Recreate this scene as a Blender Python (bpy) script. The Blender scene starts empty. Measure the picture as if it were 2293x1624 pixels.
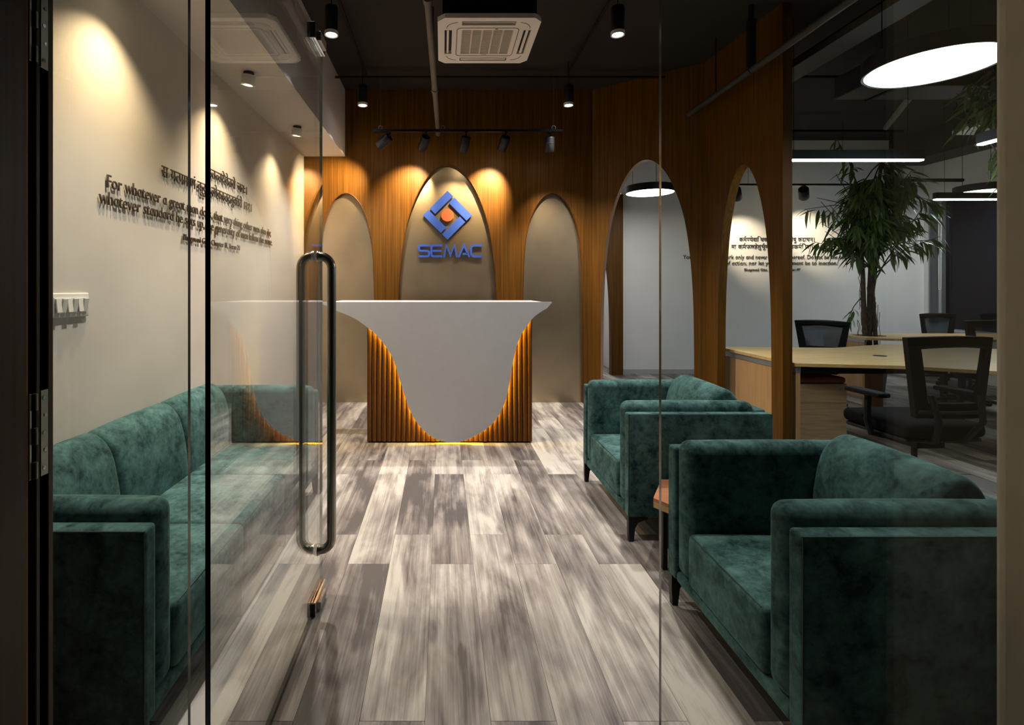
import bpy, bmesh, math, random
from mathutils import Vector, Matrix
from mathutils.geometry import tessellate_polygon

random.seed(7)
sc = bpy.context.scene
COL = sc.collection

# ------------------------------------------------------------------ camera, world, exposure
F_PX, VPX, VPY, EYE = 1165.0, 991.0, 645.0, 1.32
cam_d = bpy.data.cameras.new('camera')
cam_d.sensor_width = 36.0
cam_d.lens = 36.0 * F_PX / 2293.0
cam_d.shift_x = (2293 / 2 - VPX) / 2293.0
cam_d.shift_y = -(1624 / 2 - VPY) / 2293.0
cam_d.clip_start = 0.02
cam = bpy.data.objects.new('camera', cam_d)
cam.location = (0, 0, EYE)
cam.rotation_euler = (math.pi / 2, 0, 0)
COL.objects.link(cam)
sc.camera = cam

w = bpy.data.worlds.new('night')
sc.world = w
w.use_nodes = True
w.node_tree.nodes['Background'].inputs[0].default_value = (0.004, 0.006, 0.012, 1)
w.node_tree.nodes['Background'].inputs[1].default_value = 1.0

sc.view_settings.view_transform = 'Standard'
sc.view_settings.look = 'None'
sc.view_settings.gamma = 1.0
sc.view_settings.use_curve_mapping = False
sc.view_settings.exposure = 0.85

if hasattr(sc, 'cycles'):
    sc.cycles.max_bounces = 8
    sc.cycles.transparent_max_bounces = 12

# light powers (watts) and emission strengths, all real lamps of the place
P_WASH, P_PEND, P_TRACK, P_TEXT = 48.0, 128.0, 125.0, 62.0
E_DISC, E_LINEAR, E_LED = 10.0, 42.0, 75.0

# ------------------------------------------------------------------ materials
def new_mat(name):
    m = bpy.data.materials.new(name)
    m.use_nodes = True
    nt = m.node_tree
    nt.nodes.clear()
    out = nt.nodes.new('ShaderNodeOutputMaterial')
    return m, nt, out

def N(nt, kind, **kw):
    n = nt.nodes.new(kind)
    for k, v in kw.items():
        setattr(n, k, v)
    return n

def rgb(c):
    return (c[0], c[1], c[2], 1.0)

def plain(name, col, rough=0.5, metal=0.0, spec=0.5, noise=0.0, scale=6.0, bump=0.0, bscale=200.0, emit=None, estr=0.0):
    m, nt, out = new_mat(name)
    p = N(nt, 'ShaderNodeBsdfPrincipled')
    nt.links.new(p.outputs[0], out.inputs[0])
    p.inputs['Base Color'].default_value = rgb(col)
    p.inputs['Roughness'].default_value = rough
    p.inputs['Metallic'].default_value = metal
    p.inputs['Specular IOR Level'].default_value = spec
    tc = N(nt, 'ShaderNodeTexCoord')
    if noise > 0:
        nz = N(nt, 'ShaderNodeTexNoise')
        nz.inputs['Scale'].default_value = scale
        nz.inputs['Detail'].default_value = 4
        nt.links.new(tc.outputs['Object'], nz.inputs['Vector'])
        r = N(nt, 'ShaderNodeValToRGB')
        r.color_ramp.elements[0].position = 0.3
        r.color_ramp.elements[1].position = 0.7
        r.color_ramp.elements[0].color = rgb([c * (1 - noise) for c in col])
        r.color_ramp.elements[1].color = rgb([min(1, c * (1 + noise)) for c in col])
        nt.links.new(nz.outputs['Fac'], r.inputs[0])
        nt.links.new(r.outputs[0], p.inputs['Base Color'])
    if bump > 0:
        nb = N(nt, 'ShaderNodeTexNoise')
        nb.inputs['Scale'].default_value = bscale
        nt.links.new(tc.outputs['Object'], nb.inputs['Vector'])
        b = N(nt, 'ShaderNodeBump')
        b.inputs['Strength'].default_value = bump
        b.inputs['Distance'].default_value = 0.002
        nt.links.new(nb.outputs['Fac'], b.inputs['Height'])
        nt.links.new(b.outputs[0], p.inputs['Normal'])
    if emit:
        p.inputs['Emission Color'].default_value = rgb(emit)
        p.inputs['Emission Strength'].default_value = estr
    return m

def grain(name, dark, light, scale, rough=0.45, axis_rot=(0, 0, 0), spec=0.4, fine=None, rand=0.0):
    """streaky veneer: noise stretched along one axis"""
    m, nt, out = new_mat(name)
    p = N(nt, 'ShaderNodeBsdfPrincipled')
    nt.links.new(p.outputs[0], out.inputs[0])
    p.inputs['Roughness'].default_value = rough
    p.inputs['Specular IOR Level'].default_value = spec
    tc = N(nt, 'ShaderNodeTexCoord')
    mp = N(nt, 'ShaderNodeMapping')
    mp.inputs['Scale'].default_value = scale
    mp.inputs['Rotation'].default_value = axis_rot
    nt.links.new(tc.outputs['Object'], mp.inputs['Vector'])
    nz = N(nt, 'ShaderNodeTexNoise')
    nz.noise_dimensions = '4D'
    nz.inputs['Scale'].default_value = 1.0
    nz.inputs['Detail'].default_value = 6
    nz.inputs['Roughness'].default_value = 0.6
    nz.inputs['Distortion'].default_value = 0.3
    oi = N(nt, 'ShaderNodeObjectInfo')
    mu = N(nt, 'ShaderNodeMath', operation='MULTIPLY')
    mu.inputs[1].default_value = 40.0
    nt.links.new(oi.outputs['Random'], mu.inputs[0])
    nt.links.new(mu.outputs[0], nz.inputs['W'])
    nt.links.new(mp.outputs[0], nz.inputs['Vector'])
    r = N(nt, 'ShaderNodeValToRGB')
    r.color_ramp.elements[0].position = 0.3
    r.color_ramp.elements[1].position = 0.72
    r.color_ramp.elements[0].color = rgb(dark)
    r.color_ramp.elements[1].color = rgb(light)
    nt.links.new(nz.outputs['Fac'], r.inputs[0])
    nt.links.new(r.outputs[0], p.inputs['Base Color'])
    b = N(nt, 'ShaderNodeBump')
    b.inputs['Strength'].default_value = 0.12
    b.inputs['Distance'].default_value = 0.001
    nt.links.new(nz.outputs['Fac'], b.inputs['Height'])
    nt.links.new(b.outputs[0], p.inputs['Normal'])
    return m

def plank_mat():
    m, nt, out = new_mat('plank')
    L = nt.links.new
    p = N(nt, 'ShaderNodeBsdfPrincipled')
    L(p.outputs[0], out.inputs[0])
    tc = N(nt, 'ShaderNodeTexCoord')
    oi = N(nt, 'ShaderNodeObjectInfo')
    w4 = N(nt, 'ShaderNodeMath', operation='MULTIPLY'); w4.inputs[1].default_value = 97.0
    L(oi.outputs['Random'], w4.inputs[0])
    def noise(sc_, detail, dist, rough=0.55):
        mp = N(nt, 'ShaderNodeMapping'); mp.inputs['Scale'].default_value = sc_
        L(tc.outputs['Object'], mp.inputs['Vector'])
        n = N(nt, 'ShaderNodeTexNoise'); n.noise_dimensions = '4D'
        n.inputs['Scale'].default_value = 1; n.inputs['Detail'].default_value = detail
        n.inputs['Distortion'].default_value = dist; n.inputs['Roughness'].default_value = rough
        L(mp.outputs[0], n.inputs['Vector']); L(w4.outputs[0], n.inputs['W'])
        return n
    patch = noise((5.0, 1.5, 1), 4, 0.8, 0.55)
    streak = noise((30, 1.3, 1), 4, 0.35)
    fine = noise((130, 2.0, 1), 6, 0.5, 0.72)
    blotch = noise((17, 5, 1), 4, 0.5)
    # tone = .62*patch + .2*streak + .18*blotch + plank offset
    def mul(a, k):
        n = N(nt, 'ShaderNodeMath', operation='MULTIPLY'); L(a, n.inputs[0]); n.inputs[1].default_value = k; return n.outputs[0]
    def add(a, b_):
        n = N(nt, 'ShaderNodeMath', operation='ADD'); L(a, n.inputs[0])
        if isinstance(b_, float): n.inputs[1].default_value = b_
        else: L(b_, n.inputs[1])
        return n.outputs[0]
    f = lambda n: n.outputs['Fac']
    off = mul(oi.outputs['Random'], 0.17)
    tone = add(add(add(mul(f(patch), 0.74), mul(f(streak), 0.28)), add(mul(f(blotch), 0.14), mul(f(fine), 0.30))), add(off, -0.305))
    kmp = N(nt, 'ShaderNodeMapping'); kmp.inputs['Scale'].default_value = (7.5, 2.6, 1)
    L(tc.outputs['Object'], kmp.inputs['Vector'])
    vor = N(nt, 'ShaderNodeTexVoronoi'); vor.voronoi_dimensions = '4D'; vor.inputs['Scale'].default_value = 1.0
    L(kmp.outputs[0], vor.inputs['Vector']); L(w4.outputs[0], vor.inputs['W'])
    knot = N(nt, 'ShaderNodeMapRange'); knot.interpolation_type = 'SMOOTHSTEP'
    knot.inputs['From Min'].default_value = 0.10; knot.inputs['From Max'].default_value = 0.26
    knot.inputs['To Min'].default_value = -0.10; knot.inputs['To Max'].default_value = 0.0
    L(vor.outputs['Distance'], knot.inputs['Value'])
    tone = add(tone, knot.outputs[0])
    r = N(nt, 'ShaderNodeValToRGB')
    e = r.color_ramp.elements
    e[0].position = 0.39; e[0].color = rgb((0.068, 0.059, 0.057))
    e[1].position = 0.64; e[1].color = rgb((0.42, 0.39, 0.35))
    a = e.new(0.46); a.color = rgb((0.150, 0.130, 0.122))
    b2 = e.new(0.54); b2.color = rgb((0.25, 0.225, 0.205))
    L(tone, r.inputs[0])
    L(r.outputs[0], p.inputs['Base Color'])
    rr = N(nt, 'ShaderNodeMapRange')
    rr.inputs['To Min'].default_value = 0.34; rr.inputs['To Max'].default_value = 0.55
    L(f(streak), rr.inputs['Value']); L(rr.outputs[0], p.inputs['Roughness'])
    p.inputs['Specular IOR Level'].default_value = 0.4
    b = N(nt, 'ShaderNodeBump'); b.inputs['Strength'].default_value = 0.15; b.inputs['Distance'].default_value = 0.001
    L(f(fine), b.inputs['Height']); L(b.outputs[0], p.inputs['Normal'])
    return m

def velvet_mat(name, dark, light, sheen):
    m, nt, out = new_mat(name)
    L = nt.links.new
    p = N(nt, 'ShaderNodeBsdfPrincipled')
    L(p.outputs[0], out.inputs[0])
    tc = N(nt, 'ShaderNodeTexCoord')
    oi = N(nt, 'ShaderNodeObjectInfo')
    w4 = N(nt, 'ShaderNodeMath', operation='MULTIPLY'); w4.inputs[1].default_value = 31.0
    L(oi.outputs['Random'], w4.inputs[0])
    def noise(s, d, dist, rough=0.6):
        n = N(nt, 'ShaderNodeTexNoise'); n.noise_dimensions = '4D'
        n.inputs['Scale'].default_value = s; n.inputs['Detail'].default_value = d
        n.inputs['Distortion'].default_value = dist; n.inputs['Roughness'].default_value = rough
        L(tc.outputs['Object'], n.inputs['Vector']); L(w4.outputs[0], n.inputs['W'])
        return n
    a = noise(10.0, 8, 0.45, 0.68)
    b = noise(45.0, 4, 0.6)
    mx = N(nt, 'ShaderNodeMath', operation='MULTIPLY_ADD'); mx.inputs[1].default_value = 0.3
    L(b.outputs['Fac'], mx.inputs[0])
    sc1 = N(nt, 'ShaderNodeMath', operation='MULTIPLY'); sc1.inputs[1].default_value = 0.7
    L(a.outputs['Fac'], sc1.inputs[0]); L(sc1.outputs[0], mx.inputs[2])
    r = N(nt, 'ShaderNodeValToRGB')
    e = r.color_ramp.elements
    e[0].position = 0.38; e[0].color = rgb(dark)
    e[1].position = 0.68; e[1].color = rgb(light)
    L(mx.outputs[0], r.inputs[0]); L(r.outputs[0], p.inputs['Base Color'])
    p.inputs['Roughness'].default_value = 0.85
    p.inputs['Specular IOR Level'].default_value = 0.15
    p.inputs['Sheen Weight'].default_value = sheen
    p.inputs['Sheen Roughness'].default_value = 0.4
    p.inputs['Sheen Tint'].default_value = rgb((0.45, 0.80, 0.72))
    bm_ = N(nt, 'ShaderNodeBump'); bm_.inputs['Strength'].default_value = 0.25; bm_.inputs['Distance'].default_value = 0.003
    L(b.outputs['Fac'], bm_.inputs['Height']); L(bm_.outputs[0], p.inputs['Normal'])
    return m

def glass_mat(name, tint):
    m, nt, out = new_mat(name)
    L = nt.links.new
    g = N(nt, 'ShaderNodeNewGeometry')
    mr = N(nt, 'ShaderNodeMapRange')
    mr.inputs['To Min'].default_value = 1.56
    mr.inputs['To Max'].default_value = 1 / 1.56
    L(g.outputs['Backfacing'], mr.inputs['Value'])
    fr = N(nt, 'ShaderNodeFresnel')
    L(mr.outputs[0], fr.inputs['IOR'])
    t = N(nt, 'ShaderNodeBsdfTransparent'); t.inputs[0].default_value = rgb(tint)
    gl = N(nt, 'ShaderNodeBsdfGlossy'); gl.inputs['Roughness'].default_value = 0.0
    gl.inputs['Color'].default_value = (1, 1, 1, 1)
    mx = N(nt, 'ShaderNodeMixShader')
    L(fr.outputs[0], mx.inputs[0]); L(t.outputs[0], mx.inputs[1]); L(gl.outputs[0], mx.inputs[2])
    L(mx.outputs[0], out.inputs[0])
    return m

def mesh_fabric_mat(name, col, alpha):
    m, nt, out = new_mat(name)
    L = nt.links.new
    d = N(nt, 'ShaderNodeBsdfPrincipled'); d.inputs['Base Color'].default_value = rgb(col); d.inputs['Roughness'].default_value = 0.8
    t = N(nt, 'ShaderNodeBsdfTransparent')
    mx = N(nt, 'ShaderNodeMixShader'); mx.inputs[0].default_value = alpha
    L(t.outputs[0], mx.inputs[1]); L(d.outputs[0], mx.inputs[2]); L(mx.outputs[0], out.inputs[0])
    return m

def emit_mat(name, col, s):
    m, nt, out = new_mat(name)
    e = N(nt, 'ShaderNodeEmission'); e.inputs[0].default_value = rgb(col); e.inputs[1].default_value = s
    nt.links.new(e.outputs[0], out.inputs[0])
    return m

M = {}
M['teak'] = grain('teak_veneer', (0.052, 0.018, 0.0015), (0.140, 0.060, 0.0045), (75, 75, 1.1), rough=0.48, spec=0.2)
M['teak_slat'] = grain('teak_slat', (0.042, 0.013, 0.002), (0.115, 0.044, 0.006), (60, 60, 1.5), rough=0.5, spec=0.2)
M['dark_wood'] = grain('dark_wood', (0.030, 0.011, 0.004), (0.075, 0.028, 0.011), (70, 70, 1.2), rough=0.38)
M['oak'] = grain('oak_laminate', (0.42, 0.26, 0.095), (0.62, 0.43, 0.19), (6, 40, 40), rough=0.4)
M['oak_v'] = grain('oak_laminate_upright', (0.34, 0.19, 0.085), (0.48, 0.29, 0.14), (40, 40, 2.5), rough=0.45)
M['oak_drawer'] = grain('oak_drawer', (0.30, 0.20, 0.105), (0.46, 0.33, 0.19), (4, 40, 60), rough=0.5)
M['table_wood'] = grain('table_wood', (0.28, 0.10, 0.045), (0.42, 0.17, 0.08), (5, 60, 60), rough=0.45)
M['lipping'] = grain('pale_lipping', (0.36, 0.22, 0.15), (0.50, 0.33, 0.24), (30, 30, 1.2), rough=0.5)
M['plank'] = plank_mat()
M['grout'] = plain('grout', (0.13, 0.12, 0.11), 0.8)
M['wall_warm'] = plain('plaster_warm', (0.55, 0.50, 0.44), 0.75, noise=0.05, scale=3.0, bump=0.08, bscale=60)
M['wall_white'] = plain('plaster_white', (0.78, 0.77, 0.76), 0.75, noise=0.03, scale=3.0, bump=0.05, bscale=60)
M['wall_jamb'] = plain('plaster_jamb', (0.74, 0.66, 0.55), 0.8, noise=0.06, scale=8, bump=0.1, bscale=90)
M['bulkhead'] = plain('plaster_bulkhead', (0.56, 0.51, 0.47), 0.75, noise=0.03, scale=3.0)
M['ceiling'] = plain('painted_slab', (0.013, 0.0095, 0.007), 0.9, noise=0.25, scale=1.6, bump=0.2, bscale=40)
M['corridor'] = plain('corridor_plaster', (0.03, 0.027, 0.024), 0.9, noise=0.05)
M['gold'] = plain('champagne_metal', (0.48, 0.395, 0.28), 0.36, metal=1.0, noise=0.10, scale=2.5)
M['velvet'] = velvet_mat('teal_velvet', (0.0035, 0.021, 0.023), (0.098, 0.205, 0.195), 0.16)
M['piping'] = plain('teal_piping', (0.008, 0.035, 0.030), 0.7)
M['corian'] = plain('white_solid_surface', (0.37, 0.365, 0.375), 0.38, noise=0.02, scale=20)
M['steel'] = plain('brushed_steel', (0.42, 0.40, 0.36), 0.28, metal=1.0, noise=0.06, scale=40)
M['handle_steel'] = plain('satin_steel', (0.33, 0.31, 0.265), 0.27, metal=1.0, noise=0.05, scale=30)
M['chrome'] = plain('chrome', (0.75, 0.75, 0.74), 0.12, metal=1.0)
M['black'] = plain('black_powder_coat', (0.008, 0.008, 0.009), 0.45, spec=0.3, noise=0.1, scale=30)
M['black_soft'] = plain('black_plastic', (0.005, 0.005, 0.006), 0.65, spec=0.12, noise=0.1, scale=30)
M['graphite'] = plain('graphite_plastic', (0.012, 0.013, 0.016), 0.6, spec=0.15)
M['seat_fabric'] = plain('black_fabric', (0.003, 0.003, 0.0035), 0.95, spec=0.1, noise=0.2, scale=120)
M['mesh'] = mesh_fabric_mat('chair_mesh', (0.02, 0.02, 0.023), 0.62)
M['mesh_grey'] = mesh_fabric_mat('chair_mesh_grey', (0.05, 0.06, 0.075), 0.9)
M['white_plastic'] = plain('white_plastic', (0.70, 0.67, 0.62), 0.4)
M['switch'] = plain('switch_plastic', (0.62, 0.60, 0.55), 0.35)
M['ac_plastic'] = plain('ac_plastic', (0.72, 0.66, 0.58), 0.45)
M['ac_grille'] = plain('ac_grille_plastic', (0.62, 0.55, 0.45), 0.5)
M['ac_dark'] = plain('ac_cavity', (0.045, 0.034, 0.024), 0.8)
M['pipe_grey'] = plain('painted_pipe', (0.10, 0.09, 0.075), 0.6, noise=0.1, scale=9)
M['pipe_dark'] = plain('dark_conduit', (0.006, 0.0055, 0.005), 0.7, spec=0.2)
M['duct'] = plain('dark_duct', (0.028, 0.026, 0.023), 0.65, noise=0.15, scale=4)
M['blue'] = plain('sign_blue', (0.030, 0.078, 0.42), 0.7, spec=0.12)
M['orange'] = plain('sign_orange', (0.80, 0.11, 0.05), 0.8, spec=0.08)
M['letter'] = plain('letter_bronze', (0.048, 0.038, 0.031), 0.5, noise=0.05, scale=30)
M['letter_dark'] = plain('letter_charcoal', (0.045, 0.038, 0.035), 0.5)
M['glass'] = glass_mat('clear_glass', (0.955, 0.975, 0.962))
M['glass_edge'] = plain('glass_edge', (0.006, 0.012, 0.010), 0.12)
M['glass_far'] = plain('glass_green_edge', (0.30, 0.36, 0.32), 0.2)
M['glass_edge_b'] = plain('glass_polished_edge', (0.05, 0.055, 0.05), 0.10, spec=0.8)
M['night_glass'] = plain('night_window_glass', (0.003, 0.004, 0.010), 0.04, spec=0.2)
M['blind'] = plain('grey_blind', (0.13, 0.15, 0.18), 0.7)
M['alu'] = plain('aluminium', (0.45, 0.47, 0.50), 0.35, metal=0.8)
M['skirting'] = plain('grey_skirting', (0.42, 0.42, 0.42), 0.5)
M['leaf'] = plain('leaf_green', (0.095, 0.150, 0.040), 0.42, noise=0.35, scale=5)
M['bark'] = plain('bark', (0.085, 0.058, 0.040), 0.9, noise=0.4, scale=25, bump=0.6, bscale=60)
M['soil'] = plain('soil', (0.03, 0.022, 0.016), 0.95)
M['planter'] = plain('planter_grey', (0.16, 0.15, 0.14), 0.7)
M['rust_pad'] = plain('rust_cushion', (0.16, 0.05, 0.03), 0.9, noise=0.2, scale=60)
M['e_pend'] = emit_mat('pendant_lens', (0.86, 0.93, 1.0), 14.0)
M['e_warm'] = emit_mat('warm_lens', (1.0, 0.80, 0.52), 16.0)
M['e_disc'] = emit_mat('disc_diffuser', (1.0, 0.97, 0.91), E_DISC)
M['e_lin'] = emit_mat('linear_diffuser', (0.72, 0.88, 1.0), E_LINEAR)
M['e_led'] = emit_mat('amber_led', (1.0, 0.63, 0.045), E_LED)

# ------------------------------------------------------------------ geometry helpers: a geo is (verts, faces)
def join(*gs):
    V, Fc = [], []
    for g in gs:
        o = len(V)
        V += g[0]
        Fc += [tuple(i + o for i in f) for f in g[1]]
    return V, Fc

def xf(g, m):
    return [tuple(m @ Vector(v)) for v in g[0]], g[1]

def T(x, y, z): return Matrix.Translation((x, y, z))
def RZ(a): return Matrix.Rotation(a, 4, 'Z')
def RX(a): return Matrix.Rotation(a, 4, 'X')
def RY(a): return Matrix.Rotation(a, 4, 'Y')

def box(x0, x1, y0, y1, z0, z1):
    V = [(x, y, z) for z in (z0, z1) for y in (y0, y1) for x in (x0, x1)]
    Fc = [(0, 2, 3, 1), (4, 5, 7, 6), (0, 1, 5, 4), (2, 6, 7, 3), (0, 4, 6, 2), (1, 3, 7, 5)]
    return V, Fc

def bbox(x0, x1, y0, y1, z0, z1, b=0.004, seg=2):
    bm = bmesh.new()
    g = box(x0, x1, y0, y1, z0, z1)
    vs = [bm.verts.new(v) for v in g[0]]
    for f in g[1]:
        bm.faces.new([vs[i] for i in f])
    bmesh.ops.bevel(bm, geom=list(bm.edges), offset=b, segments=seg, affect='EDGES', profile=0.5)
    bm.verts.index_update()
    out = ([tuple(v.co) for v in bm.verts], [tuple(v.index for v in f.verts) for f in bm.faces])
    bm.free()
    return out

def frame_of(p0, p1):
    d = (Vector(p1) - Vector(p0))
    L = d.length
    d.normalize()
    up = Vector((0, 0, 1)) if abs(d.z) < 0.95 else Vector((1, 0, 0))
    a = d.cross(up).normalized()
    b = a.cross(d).normalized()
    return d, a, b, L

def cyl(p0, p1, r0, r1=None, n=16, caps=True):
    r1 = r0 if r1 is None else r1
    d, a, b, L = frame_of(p0, p1)
    V = []
    for p, r in ((p0, r0), (p1, r1)):
        for i in range(n):
            t = 2 * math.pi * i / n
            V.append(tuple(Vector(p) + a * (r * math.cos(t)) + b * (r * math.sin(t))))
    Fc = [(i, (i + 1) % n, n + (i + 1) % n, n + i) for i in range(n)]
    if caps:
        Fc.append(tuple(range(n - 1, -1, -1)))
        Fc.append(tuple(range(n, 2 * n)))
    return V, Fc

def tube(path, r, n=8, closed=False):
    P = [Vector(p) for p in path]
    m = len(P)
    rs = r if isinstance(r, (list, tuple)) else [r] * m
    V, Fc = [], []
    prev = None
    for i in range(m):
        if closed:
            d = P[(i + 1) % m] - P[i - 1]
        else:
            d = P[min(i + 1, m - 1)] - P[max(i - 1, 0)]
        d.normalize()
        if prev is None:
            up = Vector((0, 0, 1)) if abs(d.z) < 0.9 else Vector((1, 0, 0))
            a = d.cross(up).normalized()
        else:
            a = (prev - d * prev.dot(d)).normalized()
        prev = a
        b = d.cross(a).normalized()
        for k in range(n):
            t = 2 * math.pi * k / n
            V.append(tuple(P[i] + a * (rs[i] * math.cos(t)) + b * (rs[i] * math.sin(t))))
    seg = m if closed else m - 1
    for i in range(seg):
        j = (i + 1) % m
        for k in range(n):
            k2 = (k + 1) % n
            Fc.append((i * n + k, i * n + k2, j * n + k2, j * n + k))
    if not closed:
        Fc.append(tuple(range(n - 1, -1, -1)))
        Fc.append(tuple((m - 1) * n + k for k in range(n)))
    return V, Fc

def lathe(prof, n=32):
    """profile [(r, z)] turned about z"""
    V, Fc, rings = [], [], []
    for r, z in prof:
        if r < 1e-6:
            rings.append([len(V)]); V.append((0, 0, z))
        else:
            rings.append(list(range(len(V), len(V) + n)))
            V += [(r * math.cos(2 * math.pi * i / n), r * math.sin(2 * math.pi * i / n), z) for i in range(n)]
    for A, B in zip(rings, rings[1:]):
        for i in range(n):
            j = (i + 1) % n
            if len(A) == 1 and len(B) == 1: continue
            if len(A) == 1: Fc.append((A[0], B[j], B[i]))
            elif len(B) == 1: Fc.append((A[i], A[j], B[0]))
            else: Fc.append((A[i], A[j], B[j], B[i]))
    return V, Fc

def prism(pts, z0, z1, holes=()):
    """2-D outline (with holes) extruded from z0 to z1"""
    loops = [list(pts)] + [list(h) for h in holes]
    tri = tessellate_polygon([[Vector((p[0], p[1], 0)) for p in lp] for lp in loops])
    flat = [p for lp in loops for p in lp]
    n = len(flat)
    V = [(p[0], p[1], z0) for p in flat] + [(p[0], p[1], z1) for p in flat]
    Fc = []
    for t in tri:
        a, b, c = [flat[i] for i in t]
        cr = (b[0] - a[0]) * (c[1] - a[1]) - (b[1] - a[1]) * (c[0] - a[0])
        if abs(cr) < 1e-12: continue
        t = tuple(t) if cr > 0 else (t[0], t[2], t[1])
        Fc.append((t[0], t[2], t[1]))
        Fc.append(tuple(i + n for i in t))
    o = 0
    for li, lp in enumerate(loops):
        k = len(lp)
        area = sum(lp[i][0] * lp[(i + 1) % k][1] - lp[(i + 1) % k][0] * lp[i][1] for i in range(k))
        ccw = area > 0
        if li > 0: ccw = not ccw
        for i in range(k):
            j = (i + 1) % k
            f = (o + i, o + j, n + o + j, n + o + i)
            Fc.append(f if ccw else f[::-1])
        o += k
    return V, Fc

def cushion(sx, sy, sz, r, bulge=(0, 0, 0), n=10, seg=4):
    """rounded, slightly inflated box centred at the origin"""
    def axis(h, k):
        inner = h - r
        pts = [-h + r * (1 - math.cos(math.pi / 2 * i / seg)) for i in range(seg)]
        mid = [-inner + 2 * inner * i / k for i in range(k + 1)]
        return pts + mid + [-p for p in pts[::-1]]
    h = (sx / 2, sy / 2, sz / 2)
    ax = [axis(h[0], n), axis(h[1], n), axis(h[2], max(2, n // 3))]
    idx, V, Fc = {}, [], []
    def vid(p):
        k = (round(p[0], 6), round(p[1], 6), round(p[2], 6))
        if k not in idx:
            inn = Vector([max(-h[i] + r, min(h[i] - r, p[i])) for i in range(3)])
            d = Vector(p) - inn
            if d.length > 1e-9:
                q = inn + d.normalized() * r
            else:
                q = Vector(p)
            u = [max(0, 1 - (q[i] / h[i]) ** 2) for i in range(3)]
            q2 = Vector(q)
            q2.z += bulge[2] * u[0] * u[1] * (1 if q.z > 0 else -0.2) * min(1, abs(q.z) / (h[2] * 0.6))
            q2.x += bulge[0] * u[2] * u[1] * (1 if q.x > 0 else -1) * min(1, abs(q.x) / (h[0] * 0.8))
            q2.y += bulge[1] * u[0] * u[2] * (1 if q.y > 0 else -1) * min(1, abs(q.y) / (h[1] * 0.8))
            idx[k] = len(V); V.append(tuple(q2))
        return idx[k]
    for a in range(3):
        b, c = (a + 1) % 3, (a + 2) % 3
        for s in (-1, 1):
            for i in range(len(ax[b]) - 1):
                for j in range(len(ax[c]) - 1):
                    q = []
                    for (ii, jj) in ((i, j), (i + 1, j), (i + 1, j + 1), (i, j + 1)):
                        p = [0, 0, 0]; p[a] = s * h[a]; p[b] = ax[b][ii]; p[c] = ax[c][jj]
                        q.append(vid(p))
                    if len(set(q)) < 3: continue
                    q = tuple(dict.fromkeys(q))
                    Fc.append(q if s > 0 else q[::-1])
    return V, Fc

def mesh(name, g, mats, smooth=False, mat_idx=None):
    me = bpy.data.meshes.new(name)
    me.from_pydata(g[0], [], g[1])
    for m in (mats if isinstance(mats, list) else [mats]):
        me.materials.append(m)
    if mat_idx:
        for p in me.polygons:
            p.material_index = mat_idx(p)
    if smooth:
        for p in me.polygons: p.use_smooth = True
        me.set_sharp_from_angle(angle=math.radians(40 if smooth is True else smooth))
    me.update()
    return me

def ob(name, g, mats, parent=None, loc=(0, 0, 0), rot=(0, 0, 0), smooth=False, mat_idx=None):
    me = g if isinstance(g, bpy.types.Mesh) else mesh(name, g, mats, smooth, mat_idx)
    o = bpy.data.objects.new(name, me)
    o.location = loc
    o.rotation_euler = rot
    o.parent = parent
    COL.objects.link(o)
    return o

def tag(o, label, cat, group=None, kind=None):
    o['label'] = label
    o['category'] = cat
    if group: o['group'] = group
    if kind: o['kind'] = kind
    return o

def thing(name, loc, label, cat, rz=0.0, group=None, kind=None):
    o = bpy.data.objects.new(name, None)
    o.empty_display_size = 0.05
    o.location = loc
    o.rotation_euler = (0, 0, rz)
    COL.objects.link(o)
    return tag(o, label, cat, group, kind)

def copy_tree(o, parent=None):
    c = o.copy()
    COL.objects.link(c)
    c.parent = parent
    for ch in list(o.children):
        copy_tree(ch, c)
    return c

def spot(parent, loc, target, power, col, size, blend, radius=0.03):
    l = bpy.data.lights.new('lamp_light', 'SPOT')
    l.energy = power; l.color = col; l.spot_size = math.radians(size); l.spot_blend = blend
    l.shadow_soft_size = radius
    o = bpy.data.objects.new('lamp_light', l)
    d = Vector(target) - Vector(loc)
    o.rotation_euler = d.to_track_quat('-Z', 'Y').to_euler()
    base = parent.matrix_basis if parent else Matrix()
    o.parent = parent
    o.location = (base.inverted() @ Vector(loc)) if parent else loc
    COL.objects.link(o)
    return o

def ground(x, y, z=0.0):
    """pixel of the photograph -> point at height z (used to measure the place)"""
    Y = F_PX * (EYE - z) / (y - VPY)
    return (x - VPX) / F_PX * Y, Y

# ------------------------------------------------------------------ dimensions
CEIL = 3.59
WX = -1.586           # left wall
BY = 5.95             # back (teak) wall front face
GY = 1.15             # glass partition
P0, P1, P2 = (1.716, 5.95), (2.64, 5.22), (2.70, 4.13)   # folded teak screen
RX_W = 7.40           # office right wall
OY = 8.0              # office back wall

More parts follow.
